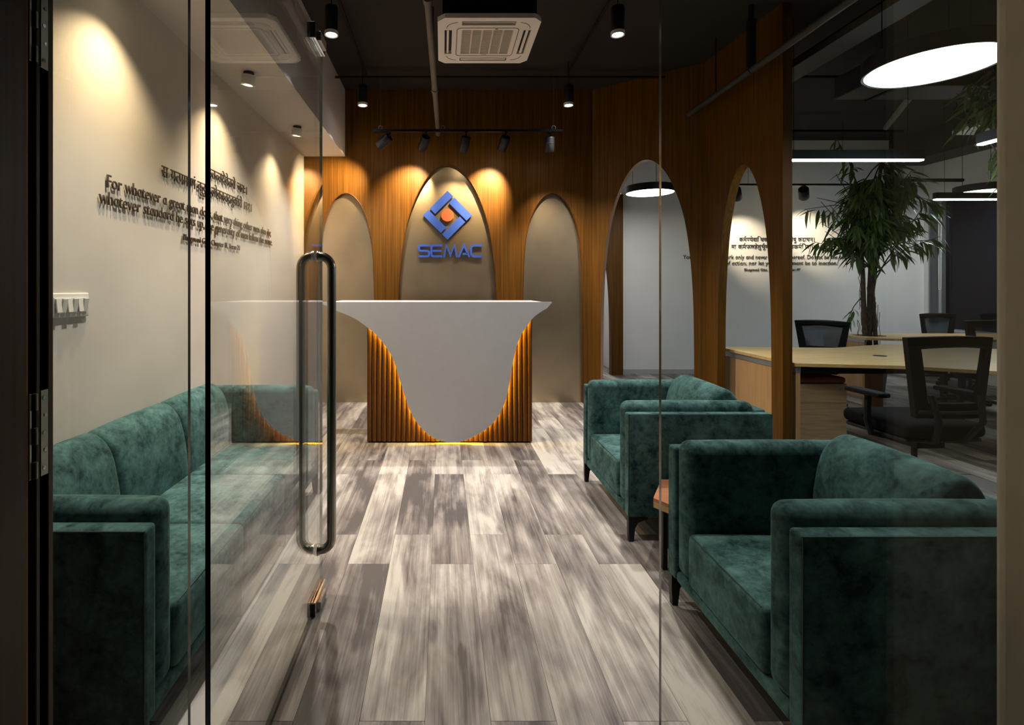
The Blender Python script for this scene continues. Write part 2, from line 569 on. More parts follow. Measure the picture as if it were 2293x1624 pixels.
# ------------------------------------------------------------------ floor with planks
floor = ob('floor', box(-2.2, 9.5, -2.2, 9.5, -0.10, -0.004), M['grout'])
tag(floor, 'grey brown wood-look plank floor running through reception and office', 'floor', kind='structure')
PW, PL, GAP = 0.2003, 1.2, 0.0009
plank_me = mesh('plank', bbox(GAP / 2, PW - GAP / 2, GAP / 2, PL - GAP / 2, -0.0038, 0.0, 0.0004, 1), M['plank'])
n_pl = 0
for c in range(-8, 37):
    x0 = -0.0534 + c * PW
    ystart = 2.488 if c % 2 == 0 else 1.585
    for r in range(-2, 6):
        y0 = ystart + r * PL
        if y0 + PL < 0.55 or y0 > 8.0: continue
        if x0 < WX - 0.15 or x0 > 7.3: continue
        xm, ym = x0 + 0.1, y0 + 0.6
        # keep the planks that can be seen; the rest of the office is the floor slab
        if ym > 6.1 and xm < 1.9: continue
        if xm / max(ym, 0.3) > 1.15: continue
        if n_pl >= 296: continue
        ob('plank', plank_me, None, floor, loc=(x0, y0, 0))
        n_pl += 1

# ------------------------------------------------------------------ shell
def wall(name, g, mat, label, cat='wall', smooth=False):
    return tag(ob(name, g, mat, smooth=smooth), label, cat, kind='structure')

wall('ceiling', box(-2.2, 9.5, -2.2, 9.5, CEIL, CEIL + 0.1), M['ceiling'], 'dark exposed concrete ceiling slab with services', 'ceiling')
wall('wall_left', box(WX - 0.12, WX, 1.04, BY, 0, CEIL), M['wall_warm'], 'warm grey plaster wall behind the long sofa')
wall('trim_1', box(WX, -1.114, GY + 0.03, BY, 2.824, CEIL - 0.002), M['bulkhead'], 'plastered bulkhead boxed out above the lettered wall', 'bulkhead')
wall('wall_front_left', box(WX - 0.12, -0.96, 1.04, GY + 0.012, 0, CEIL), M['corridor'], 'unseen wall, darkened against bounce light, beside the dark wooden entrance door')  # out of view; dark colour keeps bounce light off the sofa arm
wall('wall_front_right', box(1.238, 1.40, 0.86, GY + 0.012, 0, CEIL), M['wall_jamb'], 'beige plaster pier beside the fixed glass pane')
wall('wall_front_office', box(1.40, RX_W + 0.1, 0.86, GY + 0.012, 0, CEIL), M['corridor'], 'unseen wall, darkened against bounce light, behind the beige pier')  # split from the pier and darkened so it bounces less light
wall('wall_front_top', box(-0.96, 1.238, 1.04, GY + 0.012, 2.46, CEIL), M['corridor'], 'unseen wall, darkened against bounce light, above the glass entrance')  # unseen, given the dark colour to cut bounced light
wall('wall_rear', box(-2.2, 9.5, -2.2, -2.1, 0, CEIL), M['corridor'], 'dark corridor wall behind the entrance')
wall('wall_corridor_left', box(-2.2, -2.1, -2.1, 1.04, 0, CEIL), M['corridor'], 'dark corridor end wall')
wall('wall_corridor_right', box(3.4, 3.5, -2.1, 0.86, 0, CEIL), M['corridor'], 'dark corridor side wall')
wall('wall_office', box(2.745, RX_W + 0.1, OY, OY + 0.12, 0, CEIL), M['wall_white'], 'white office wall carrying the second lettered verse')
wall('baseboard_office', box(2.745, RX_W, OY - 0.012, OY, 0, 0.07), M['skirting'], 'grey skirting along the white office wall', 'skirting')
# right office wall with a window opening
WY0, WY1, WZ0, WZ1 = 5.3, 7.93, 0.70, 2.62
wall('wall_right', join(box(RX_W, RX_W + 0.12, GY, WY0, 0, CEIL), box(RX_W, RX_W + 0.12, WY1, OY, 0, CEIL),
     box(RX_W, RX_W + 0.12, WY0, WY1, 0, WZ0), box(RX_W, RX_W + 0.12, WY0, WY1, WZ1, CEIL)), M['wall_white'], 'office side wall around the dark window')
wall('trim_2', box(6.92, RX_W, GY + 0.02, OY, 3.20, CEIL - 0.002), M['duct'], 'dark soffit beam above the office window', 'beam')
win = thing('window_1', (RX_W, WY0, WZ0), 'dark night window with grey frame in the office side wall', 'window', kind='structure')
wl, wh = WY1 - WY0, WZ1 - WZ0
ob('pane', box(0.05, 0.058, 0.02, 2.40, 0.02, wh - 0.02), M['night_glass'], win)
ob('blind_panel', box(0.03, 0.048, 2.46, wl - 0.02, 0.02, wh - 0.02), M['blind'], win)
ob('mullion', bbox(-0.01, 0.07, 2.405, 2.455, 0.02, wh - 0.02), M['alu'], win)
ob('frame', join(box(0, 0.08, 0, wl, 0, 0.02), box(0, 0.08, 0, wl, wh - 0.02, wh), box(0, 0.08, 0, 0.02, 0.02, wh - 0.02), box(0, 0.08, wl - 0.02, wl, 0.02, wh - 0.02)), M['alu'], win)
ob('window_sill', bbox(-0.06, 0.08, -0.03, wl + 0.03, -0.03, 0.0), M['corian'], win)
cordp = [(-0.03, 2.41 + 0.018 * math.cos(t), 0.72 - 0.1 + 0.03 * math.sin(t)) for t in [math.pi + math.pi * i / 8 for i in range(9)]]
ob('blind_cord', tube([(-0.03, 2.392, wh - 0.05)] + cordp + [(-0.03, 2.428, wh - 0.05)], 0.005, 6), M['white_plastic'], win, smooth=True)

# arch profile -------------------------------------------------------------
ARCH_A = [(0, 0), (0.065, 0.445), (0.14, 0.635), (0.235, 0.79), (0.34, 0.885), (0.48, 0.955), (0.62, 0.985), (1, 1.0)]
ARCH_B = [(0, 0), (0.032, 0.39), (0.102, 0.667), (0.179, 0.826), (0.257, 0.905), (0.413, 0.962), (0.65, 0.99), (1, 1.0)]
def arch_width(tab, d):
    s = math.sqrt(max(d, 0))
    K = [(math.sqrt(a), b) for a, b in tab]
    for i in range(len(K) - 1):
        if s <= K[i + 1][0] + 1e-9:
            p1, p2 = K[i], K[i + 1]
            p0 = K[i - 1] if i > 0 else (-K[1][0], -K[1][1])
            p3 = K[i + 2] if i + 2 < len(K) else (p2[0] + 0.2, p2[1])
            h = p2[0] - p1[0]
            m1 = (p2[1] - p0[1]) / (p2[0] - p0[0]) * h
            m2 = (p3[1] - p1[1]) / (p3[0] - p1[0]) * h
            t = (s - p1[0]) / h
            return (2*t**3 - 3*t**2 + 1) * p1[1] + (t**3 - 2*t**2 + t) * m1 + (-2*t**3 + 3*t**2) * p2[1] + (t**3 - t**2) * m2
    return 1.0

def arch_pts(cx, hw, top, tab, n=26):
    """opening outline from bottom-left over the apex to bottom-right"""
    left = []
    for i in range(n + 1):
        q = i / n
        d = q ** 2
        left.append((cx - hw * arch_width(tab, d), top * (1 - d)))
    left = left[::-1]
    right = [(2 * cx - x, z) for x, z in left[:-1][::-1]]
    return left + right

def arched_wall(u0, u1, h, arches):
    pts = [(u0, 0)]
    for a in sorted(arches):
        pts += arch_pts(*a)
    pts += [(u1, 0), (u1, h), (u0, h)]
    return pts

UP = Matrix(((1, 0, 0, 0), (0, 0, -1, 0), (0, 1, 0, 0), (0, 0, 0, 1)))   # (u, z, -depth) upright: plane XY -> XZ
def upright(pts, y0, y1, holes=()):
    return xf(prism(pts, -y1, -y0, holes), UP)

# back wall, three blind arches
k = BY / F_PX
arches = [((1002 - VPX) * k, 113 * k, EYE + (VPY - 370) * k, ARCH_A),
          ((1237.5 - VPX) * k, 68.5 * k, EYE + (VPY - 432.5) * k, ARCH_B),
          ((774 - VPX) * k, 66 * k, EYE + (VPY - 432.5) * k, ARCH_B)]
back = wall('wall_back', upright(arched_wall(WX, P0[0] + 0.02, CEIL - 0.002, arches), BY, BY + 0.045), M['teak'],
            'teak veneer feature wall with three arched niches behind reception desk')
for i, a in enumerate(arches):
    o = ob('niche_panel', box(a[0] - a[1] - 0.06, a[0] + a[1] + 0.06, BY + 0.046, BY + 0.06, 0, a[2] + 0.05), M['gold'], back)
    pts = arch_pts(*a)
    ob('niche_edge', tube([(p[0], BY + 0.003, max(p[1], 0.0)) for p in pts], 0.006, 6), M['teak_slat'], back, smooth=True)
wall('wall_behind', box(WX - 0.12, 1.74, BY + 0.061, BY + 0.12, 0, CEIL), M['corridor'], 'wall core behind the teak feature wall')

# folded teak screen with two arched openings
def screen_part(name, A, B, arcs, thick, label, edge_m_):
    d = Vector((B[0] - A[0], B[1] - A[1], 0))
    L = d.length
    ang = math.atan2(d.y, d.x)
    g = upright(arched_wall(0, L, CEIL - 0.002, [(f * L, hw, top, tab) for f, hw, top, tab in arcs]), 0, thick)
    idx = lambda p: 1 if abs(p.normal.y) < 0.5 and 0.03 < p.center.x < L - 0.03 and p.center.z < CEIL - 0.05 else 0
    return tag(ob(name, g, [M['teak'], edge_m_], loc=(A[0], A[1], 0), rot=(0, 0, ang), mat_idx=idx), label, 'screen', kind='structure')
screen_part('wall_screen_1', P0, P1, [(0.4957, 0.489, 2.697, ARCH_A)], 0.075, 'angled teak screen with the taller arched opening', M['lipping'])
screen_part('wall_screen_2', P1, P2, [(0.533, 0.382, 2.418, ARCH_A)], 0.08, 'teak screen with the lower arched opening towards the office', M['teak'])

# second arched teak doorway, shelves behind it
far = tag(ob('wall_screen_3', upright(arched_wall(1.78, 2.735, 2.74, [(2.195, 0.36, 2.30, ARCH_A)]), 7.88, 7.98), M['teak']),
          'far teak arched doorway in front of white shelves', 'screen', kind='structure')
wall('wall_alcove_side', box(1.70, 1.78, BY + 0.12, 9.3, 0, CEIL), M['wall_white'], 'white side wall of the shelf alcove')
wall('wall_alcove_back', box(1.70, 2.9, 9.2, 9.3, 0, CEIL), M['wall_white'], 'white back wall of the shelf alcove')
wall('wall_alcove_right', box(2.745, 2.82, OY + 0.12, 9.2, 0, CEIL), M['wall_white'], 'white return wall of the shelf alcove')
sh = thing('bookshelf', (2.26, 9.02, 0), 'white open bookshelf seen through the far teak arch', 'shelf')
ob('side_panel', box(-0.47, -0.45, -0.14, 0.16, 0, 2.3), M['wall_white'], sh)
ob('side_panel', box(0.45, 0.47, -0.14, 0.16, 0, 2.3), M['wall_white'], sh)
for i in range(6):
    z = 0.78 + 0.36 * i
    ob('shelf_board', box(-0.45, 0.45, -0.14, 0.16, z, z + 0.022), M['corian'], sh)
ob('base_cabinet', bbox(-0.45, 0.45, -0.15, 0.16, 0.0, 0.76), M['wall_white'], sh)

# ------------------------------------------------------------------ glass partition
def glass_slab(x0, x1, y0, y1, z0, z1, edge):
    g = box(x0, x1, y0, y1, z0, z1)
    return g, (lambda p: 1 if p.normal.z < -0.9 or sum(a * b for a, b in zip(p.normal, edge)) > 0.9 else (2 if -sum(a * b for a, b in zip(p.normal, edge)) > 0.9 else 0))
g, mi = glass_slab(-0.885, -0.56, GY - 0.006, GY + 0.006, 0.012, 2.46, (1, 0, 0))
tag(ob('window_2', g, [M['glass'], M['glass_edge'], M['glass']], mat_idx=mi), 'narrow fixed glass pane between the wooden door frame and the glass door', 'glass pane', kind='structure')
g, mi = glass_slab(0.481, 1.238, GY - 0.006, GY + 0.006, 0.012, 2.46, (-1, 0, 0))
tag(ob('window_3', g, [M['glass'], M['glass_edge_b'], M['glass']], mat_idx=mi), 'wide fixed glass pane in front of the teal armchairs', 'glass pane', kind='structure')

# open glass door
DX, DY0, DY1, DZ1 = -0.525, 1.164, 2.248, 2.373
door = thing('door_1', (DX, DY0, 0), 'frameless glass door standing open beside the sofa', 'glass door', kind='structure')
dl = DY1 - DY0
g, mi = glass_slab(-0.006, 0.006, 0, dl, 0.012, DZ1, (0, -1, 0))
ob('glass_leaf', g, [M['glass'], M['glass_edge'], M['glass_far']], door, mat_idx=mi)
hy = 2.161 - DY0
def loop_half(s):
    R, d = 0.05, 0.064
    z0, z1 = 0.232, 1.452
    pts = [(s * 0.008, hy, z1)]
    for i in range(9):
        t = math.pi / 2 * i / 8
        pts.append((s * (d - R + R * math.sin(t)), hy, z1 - R + R * math.cos(t)))
    for i in range(9):
        t = math.pi / 2 * i / 8
        pts.append((s * (d - R + R * math.cos(t)), hy, z0 + R - R * math.sin(t)))
    pts.append((s * 0.008, hy, z0))
    return pts
for s in (-1, 1):
    h = ob('door_handle', tube(loop_half(s), 0.0185, 18), M['handle_steel'], door, smooth=True)
    for z in (0.232, 1.452):
        ob('collar', join(cyl((s * 0.0065, hy, z), (s * 0.011, hy, z), 0.024, n=20), cyl((s * 0.013, hy, z), (s * 0.017, hy, z), 0.0215, n=20)), M['steel'], h, smooth=True)
for z0, z1, nm in ((0.004, 0.058, 'bottom_patch'), (DZ1 - 0.05, DZ1 + 0.012, 'top_patch')):
    p = ob(nm, bbox(0.0065, 0.016, dl - 0.165, dl + 0.008, z0, z1, 0.002), M['chrome'], door)
    ob('patch_plate', bbox(-0.016, -0.0065, dl - 0.165, dl + 0.008, z0, z1, 0.002), M['chrome'], p)
    ob('lock_body', bbox(0.016, 0.030, dl - 0.13, dl - 0.03, z0 + 0.006, z1 - 0.018, 0.002), M['steel'], p)
    ob('cover_edge', bbox(-0.016, 0.016, dl - 0.172, dl - 0.1655, z0, z1, 0.001), M['black'], p)

# dark wooden door and its frame
jb = thing('trim_3', (-0.86, 1.10, 0), 'dark brown rebated wooden door frame beside the fixed pane', 'door frame', kind='structure')
ob('frame_core', box(-0.10, -0.026, -0.06, 0.056, 0, 2.46), M['dark_wood'], jb)
ob('glass_stop', bbox(-0.026, 0.0, 0.0345, 0.050, 0, 2.46, 0.002), M['dark_wood'], jb)
ob('frame_strip', bbox(-0.026, 0.0, 0.001, 0.012, 0, 2.46, 0.002), M['dark_wood'], jb)
for zc in (1.008, 1.885):
    hg = ob('hinge', bbox(-0.003, 0.001, 0.0125, 0.034, zc - 0.092, zc + 0.092, 0.0008, 1), M['steel'], jb)
    kn = []
    for i in range(5):
        a = zc - 0.09 + i * 0.036
        if i % 2 == 0:
            ob('knuckle', cyl((0.002, -0.005, a), (0.002, -0.005, a + 0.035), 0.0055, n=14), M['steel'], hg, smooth=True)
    ob('hinge_leaf', bbox(-0.003, 0.0005, -0.0175, -0.011, zc - 0.09, zc + 0.09, 0.0008, 1), M['steel'], hg)
    for i in range(5):
        z = zc - 0.075 + i * 0.0375
        ob('screw', cyl((0.001, 0.021 + 0.004 * (i % 2), z), (0.0024, 0.021 + 0.004 * (i % 2), z), 0.0042, n=10), M['chrome'], hg)
d2 = thing('door_2', (-0.86, 1.078, 0), 'very dark wooden entrance door leaf swung open into the corridor', 'door', kind='structure')
ob('door_leaf', bbox(-0.042, 0.0, -0.92, 0.0, 0.008, 2.43, 0.003), M['dark_wood'], d2)
ob('edge_lipping', bbox(-0.040, -0.002, 0.0, 0.004, 0.008, 2.43, 0.001), M['table_wood'], d2)

# ------------------------------------------------------------------ reception desk
DKY = 4.44
kd = DKY / F_PX
desk = thing('reception_desk', (0.06, DKY, 0), 'reception desk with curved white front over fluted teak base and amber glow', 'reception desk')
def dpt(px, py): return ((px - VPX) * kd - 0.06, EYE - (py - VPY) * kd)
edge = [(729, 682), (742, 688), (755, 694.5), (776, 702.5), (800, 714), (821.6, 729), (843, 747), (864.6, 772), (882, 802), (894.8, 841), (907.8, 882), (920.7, 918.6),
        (938, 946.6), (959.5, 968), (985, 981), (1011, 985.4), (1037, 982), (1069, 968), (1093, 951), (1112.5, 929.4), (1127.6, 899), (1136, 867),
        (1142.7, 828), (1151, 785), (1162, 752.7), (1175, 731), (1192, 709.6), (1209.5, 696.6), (1221, 690)]
def smooth_path(pts, sub=4):
    out = []
    for i in range(len(pts) - 1):
        p0 = pts[max(i - 1, 0)]; p1 = pts[i]; p2 = pts[i + 1]; p3 = pts[min(i + 2, len(pts) - 1)]
        for s in range(sub):
            t = s / sub
            out.append(tuple(0.5 * ((2 * p1[q]) + (-p0[q] + p2[q]) * t + (2 * p0[q] - 5 * p1[q] + 4 * p2[q] - p3[q]) * t * t + (-p0[q] + 3 * p1[q] - 3 * p2[q] + p3[q]) * t ** 3) for q in (0, 1)))
    out.append(pts[-1])
    return out
edge_m = smooth_path([dpt(*p) for p in edge])
TOPZ = EYE - (676 - VPY) * kd
outline = edge_m + [(dpt(1233, 676)[0], TOPZ), (dpt(722, 676)[0], TOPZ)]
ob('front_panel', upright(outline, -0.072, -0.042), M['corian'], desk, smooth=35)
ob('worktop', bbox(dpt(738, 0)[0], dpt(1214, 0)[0], -0.042, 0.55, TOPZ - 0.03, TOPZ, 0.003), M['corian'], desk)
bx0, bx1 = dpt(822, 0)[0], dpt(1191.5, 0)[0]
nsl = 34
sw = (bx1 - bx0) / nsl
sl_pts = [(-sw / 2 + 0.0006, 0.012)] + [((sw / 2 - 0.0006) * math.sin(t), -0.011 * math.cos(t)) for t in [math.radians(-80 + 160 * i / 6) for i in range(7)]] + [(sw / 2 - 0.0006, 0.012)]
slat_me = mesh('slat', prism(sl_pts, 0.012, TOPZ - 0.031), M['teak_slat'], smooth=True)
for i in range(nsl):
    ob('slat', slat_me, None, desk, loc=(bx0 + sw * (i + 0.5), 0.0, 0))
ob('carcass', box(bx0, bx1, 0.0125, 0.50, 0.012, TOPZ - 0.031), M['teak_slat'], desk)
ob('plinth', box(bx0 + 0.02, bx1 - 0.02, 0.03, 0.46, 0.0, 0.012), M['black'], desk)
# amber LED strip glued behind the panel, following its curve just inside the outline
led = []
core = [p for p in edge_m if bx0 - 0.02 < p[0] < bx1 + 0.02]
for i, p in enumerate(core):
    a = Vector(core[max(i - 1, 0)]); b = Vector(core[min(i + 1, len(core) - 1)])
    t = (b - a).normalized()
    nrm = Vector((-t.y, t.x))          # left of travel = inside (above) the outline
    q = Vector(p) + nrm * 0.022
    if bx0 + 0.01 < q.x < bx1 - 0.01: led.append((q.x, -0.035, q.y))
ob('led_strip', tube(led, 0.0055, 6), M['e_led'], desk, smooth=True)

# wall sign ------------------------------------------------------------------
SY = BY + 0.046
sgn = thing('wall_sign', ((1002 - VPX) * SY / F_PX, SY, 1.5), 'blue diamond emblem with orange disc and SEMAC letters in the tallest niche', 'sign')
ks = SY / F_PX
S = 77.0 * ks
L_, W_ = 0.725 * S, 0.222 * S
zc = EYE + (VPY - 483) * ks - 1.5
for q in range(4):
    r = [(-S / 2, -S / 2), (-S / 2 + L_, -S / 2), (-S / 2 + L_, -S / 2 + W_), (-S / 2, -S / 2 + W_)]
    a = math.radians(45 + 90 * q)
    r = [(x * math.cos(a) - y * math.sin(a), x * math.sin(a) + y * math.cos(a) + zc) for x, y in r]
    ob('emblem_bar', upright(r, -0.034, -0.012), M['blue'], sgn)
ob('emblem_disc', xf(cyl((0, -0.034, zc), (0, -0.012, zc), 13.8 * ks, n=40), Matrix()), M['orange'], sgn, smooth=True)

def stroke(path, wd, closed=False):
    P = [Vector(p) for p in path]
    lft, rgt = [], []
    for i in range(len(P)):
        d1 = (P[i] - P[i - 1]).normalized() if i > 0 else (P[1] - P[0]).normalized()
        d2 = (P[i + 1] - P[i]).normalized() if i < len(P) - 1 else d1
        n1 = Vector((-d1.y, d1.x)); n2 = Vector((-d2.y, d2.x))
        n = (n1 + n2)
        n = n / max(0.35, n.length_squared / 2) if n.length > 1e-6 else n1
        lft.append(tuple(P[i] + n * wd / 2)); rgt.append(tuple(P[i] - n * wd / 2))
    return lft + rgt[::-1]
def arc(cx, cy, r, a0, a1, n=6):
    return [(cx + r * math.cos(math.radians(a0 + (a1 - a0) * i / n)), cy + r * math.sin(math.radians(a0 + (a1 - a0) * i / n))) for i in range(n + 1)]
h0 = 1.0
r_ = 0.2
LET = {
 'S': [[(1.02, h0)] + arc(r_, h0 - r_, r_, 90, 180) + arc(r_, 0.5 + r_, r_, 180, 270) + arc(0.95 - r_, 0.5 - r_, r_, 90, 0) + arc(0.95 - r_, r_, r_, 0, -90) + [(-0.05, 0)]],
 'E': [[(1.0, h0)] + arc(r_, h0 - r_, r_, 90, 180) + arc(r_, r_, r_, 180, 270) + [(1.0, 0)], [(0.12, 0.5), (0.92, 0.5)]],
 'M': [[(0, -0.08), (0.22, h0), (0.60, 0.12), (0.98, h0), (1.20, -0.08)]],
 'A': [[(0, -0.08), (0.50, h0 + 0.02), (1.0, -0.08)], [(0.36, 0.22), (0.82, 0.22)]],
 'C': [[(1.05, h0)] + arc(0.32, h0 - 0.32, 0.32, 90, 180) + arc(0.32, 0.32, 0.32, 180, 270) + [(1.05, 0)]],
}
lh = 24.5 * ks
x = (935.5 - 1002) * ks
zb = EYE + (VPY - 574.5) * ks - 1.5
for ch in 'SEMAC':
    wd_ = {'M': 1.2}.get(ch, 1.0)
    sx = 24.0 * ks
    gs = [upright([(x + 3 * ks + px * sx, zb + py * lh) for px, py in stroke(p, 0.19)], -0.030, -0.012) for p in LET[ch]]
    o = ob('sign_letter', join(*gs), M['blue'], sgn)
    x += (wd_ * 24.0 + 3.8) * ks

# ------------------------------------------------------------------ lettering
_gl = {}
def raw_text(s):
    cu = bpy.data.curves.new('f', 'FONT')
    cu.body = s; cu.size = 1; cu.extrude = 0.10; cu.resolution_u = 2; cu.offset = 0.0
    o = bpy.data.objects.new('f', cu)
    COL.objects.link(o)
    dg = bpy.context.evaluated_depsgraph_get()
    me = bpy.data.meshes.new_from_object(o.evaluated_get(dg))
    bpy.data.objects.remove(o)
    bpy.data.curves.remove(cu)
    return me
def xr(me): return (min((v.co.x for v in me.vertices), default=0), max((v.co.x for v in me.vertices), default=0))
def clip(me, co, no):
    bm = bmesh.new(); bm.from_mesh(me)
    r = bmesh.ops.bisect_plane(bm, geom=list(bm.verts) + list(bm.edges) + list(bm.faces), plane_co=co, plane_no=no, clear_outer=True)
    bm.to_mesh(me); bm.free()
    return me
LREF = None
def glyph(c):
    global LREF
    if LREF is None: LREF = xr(raw_text('l'))[1]
    if c not in _gl:
        if c == 'a':                       # single-storey a: the bowl and stem of a d below x-height
            me = raw_text('d'); xh = max(v.co.y for v in raw_text('x').vertices)
            clip(me, (0, xh, 0), (0, 1, 0)); adv = xr(raw_text('dl'))[1] - LREF
        elif c.startswith('H'):            # half form: consonant without its stem
            me = raw_text(c[1]); full = xr(raw_text(c[1] + 'l'))[1] - LREF
            cut = xr(me)[1] - 0.21
            clip(me, (cut, 0, 0), (1, 0, 0)); adv = cut
        elif c == 'R':                     # hook above the headline
            me = raw_text('े')
            x0, x1 = xr(me)
            for v in me.vertices: v.co.x = x0 + x1 - v.co.x
            me.flip_normals(); adv = 0.0
        else:
            me = raw_text(c); adv = xr(raw_text(c + 'l'))[1] - LREF
        me.materials.clear()
        _gl[c] = (me, adv)
    return _gl[c]
def set_line(parent, toks, u0, u1, zbase, size, mat, frame):
    """letters from u0 to u1 along the wall; frame maps (u, v, n) to parent space"""
    pen, items = 0.0, []
    for t in toks:
        if t == ' ':
            pen += 0.30; continue
        me, adv = glyph(t)
        items.append((me, pen)); pen += adv
    last = items[-1]
    total = last[1] + xr(last[0])[1]
    s = (u1 - u0) / total
    for me, p in items:
        if not me.materials: me.materials.append(mat)
        o = bpy.data.objects.new('letter', me)
        COL.objects.link(o)
        o.parent = parent
        o.matrix_basis = frame @ T(u0 + p * s, zbase, 0.010) @ Matrix.Diagonal((s, size, 0.03, 1))
def toks_hi(s):
    return s.split('|')
V1 = toks_hi('Hस|त|Hत|त|द|े|व|े|त|र|ो| |ज|न|ः|।')
V2 = toks_hi('स| |य|Hत|प|म|ा|ण|ं| |क|ु|र|ु|त|े| |ल|ो|क|Hस|त|द|न|ु|व|त|R|त|े| |।|२|१|।')
W1 = toks_hi('क|म|R|Hण|य|े|व|ा|ि|ध|क|ा|र|Hस|त|े| |म|ा| |फ|ल|े|ष|ु| |क|द|ा|च|न|।')
W2 = toks_hi('म|ा| |क|म|R|फ|ल|ह|े|त|ु|भ|ू|R|म|ा| |त|े| |स|ं|ग|ो|Hस|Hत|व|क|म|R|ि|ण| |।|४|७|।')
LW = Matrix(((0, 0, 1, 0), (1, 0, 0, 0), (0, 1, 0, 0), (0, 0, 0, 1)))       # u->Y, v->Z, n->X
q1 = thing('wall_lettering', (WX, 0, 0), 'raised bronze verse lettering on the warm wall above the sofa', 'lettering')
set_line(q1, V1, 3.50, 4.19, 2.070, 0.098, M['letter'], LW)
set_line(q1, V2, 2.92, 4.29, 1.948, 0.098, M['letter'], LW)
set_line(q1, list('For whatever a great man does, that very thing other men also do;'), 2.437, 4.775, 1.793, 0.089, M['letter'], LW)
set_line(q1, list('whatever standard he sets up, the generality of men follow the same.'), 2.387, 4.81, 1.712, 0.089, M['letter'], LW)
set_line(q1, list('Bhagavad Gita. Chapter III, Verse 21'), 3.158, 4.04, 1.612, 0.056, M['letter'], LW)
RW = Matrix(((1, 0, 0, 0), (0, 0, -1, 0), (0, 1, 0, 0), (0, 0, 0, 1)))      # u->X, v->Z, n->-Y
q2 = thing('wall_lettering', (0, OY, 0), 'raised charcoal verse lettering on the white office wall', 'lettering')
ko = OY / F_PX
def ux(px): return (px - VPX) * ko
def vz(py): return EYE - (py - VPY) * ko
set_line(q2, W1, ux(1654.5), ux(1823), vz(541), 0.092, M['letter_dark'], RW)
set_line(q2, W2, ux(1637), ux(1838), vz(557), 0.092, M['letter_dark'], RW)
set_line(q2, list('You have right to work only and never to result thereof. Do not be the cause'), ux(1529), ux(1905), vz(580), 0.090, M['letter_dark'], RW)
set_line(q2, list('for the fruit of action; nor let your attachment be to inaction.'), ux(1562), ux(1874), vz(593.5), 0.090, M['letter_dark'], RW)
set_line(q2, list('Bhagavad Gita. Chapter II, Verse 47'), ux(1665.5), ux(1791.5), vz(607), 0.062, M['letter_dark'], RW)

# ------------------------------------------------------------------ upholstered seats
def extrude_profile(prof, y0, y1, n=8, puff=0.0):
    """closed (x,z) profile swept along y with rounded shoulders at the ends"""
    m = len(prof)
    cx = sum(p[0] for p in prof) / m; cz = sum(p[1] for p in prof) / m
    ys, sc_ = [], []
    r = 0.03
    for i in range(5):
        t = math.pi / 2 * i / 4
        ys.append(y0 + r * (1 - math.sin(t))); sc_.append(r * (1 - math.cos(t)))
    ys, sc_ = ys[::-1], sc_[::-1]
    ys_all = ys + [y0 + r + (y1 - y0 - 2 * r) * i / n for i in range(1, n)] + [y0 + y1 - y for y in ys[::-1]]
    ins = sc_ + [0] * (n - 1) + sc_[::-1]
    V, Fc = [], []
    for y, dd in zip(ys_all, ins):
        u = 1 - ((y - (y0 + y1) / 2) / ((y1 - y0) / 2)) ** 2
        for px, pz in prof:
            v = Vector((px - cx, pz - cz)); l = v.length
            v = v * ((l - dd + puff * u) / l)
            V.append((cx + v.x, y, cz + v.y))
    k_ = len(ys_all)
    for i in range(k_ - 1):
        for j in range(m):
            j2 = (j + 1) % m
            Fc.append((i * m + j, i * m + j2, (i + 1) * m + j2, (i + 1) * m + j))
    Fc.append(tuple(range(m - 1, -1, -1)))
    Fc.append(tuple((k_ - 1) * m + j for j in range(m)))
    return V, Fc

BACK_PROF = smooth_path([(0.085, 0.20), (0.075, 0.45), (0.075, 0.63), (0.095, 0.700), (0.145, 0.737), (0.20, 0.720), (0.245, 0.66), (0.272, 0.56), (0.285, 0.45), (0.288, 0.30), (0.27, 0.20)], 3)[:-1] + [(0.27, 0.20)]

def leg_geo(sx, sy):
    """tapered leg with a bracket top, corner at origin, pointing inward by sx, sy"""
    pts = [(0, 0.13), (0.10, 0.13), (0.10, 0.118), (0.05, 0.10), (0.034, 0.07), (0.026, 0.0), (0.004, 0.0), (0.0, 0.06)]
    g = xf(prism(pts, 0, 0.028), UP)                 # x, z outline, depth along -y
    V = [(v[0] * sx, (-v[1]) * sy, v[2]) for v in g[0]]
    Fc = g[1] if sx * sy < 0 else [f[::-1] for f in g[1]]
    pts2 = [(0.0, 0.13), (0.075, 0.13), (0.06, 0.118), (0.034, 0.09), (0.028, 0.07), (0.028, 0.13)]
    return V, Fc

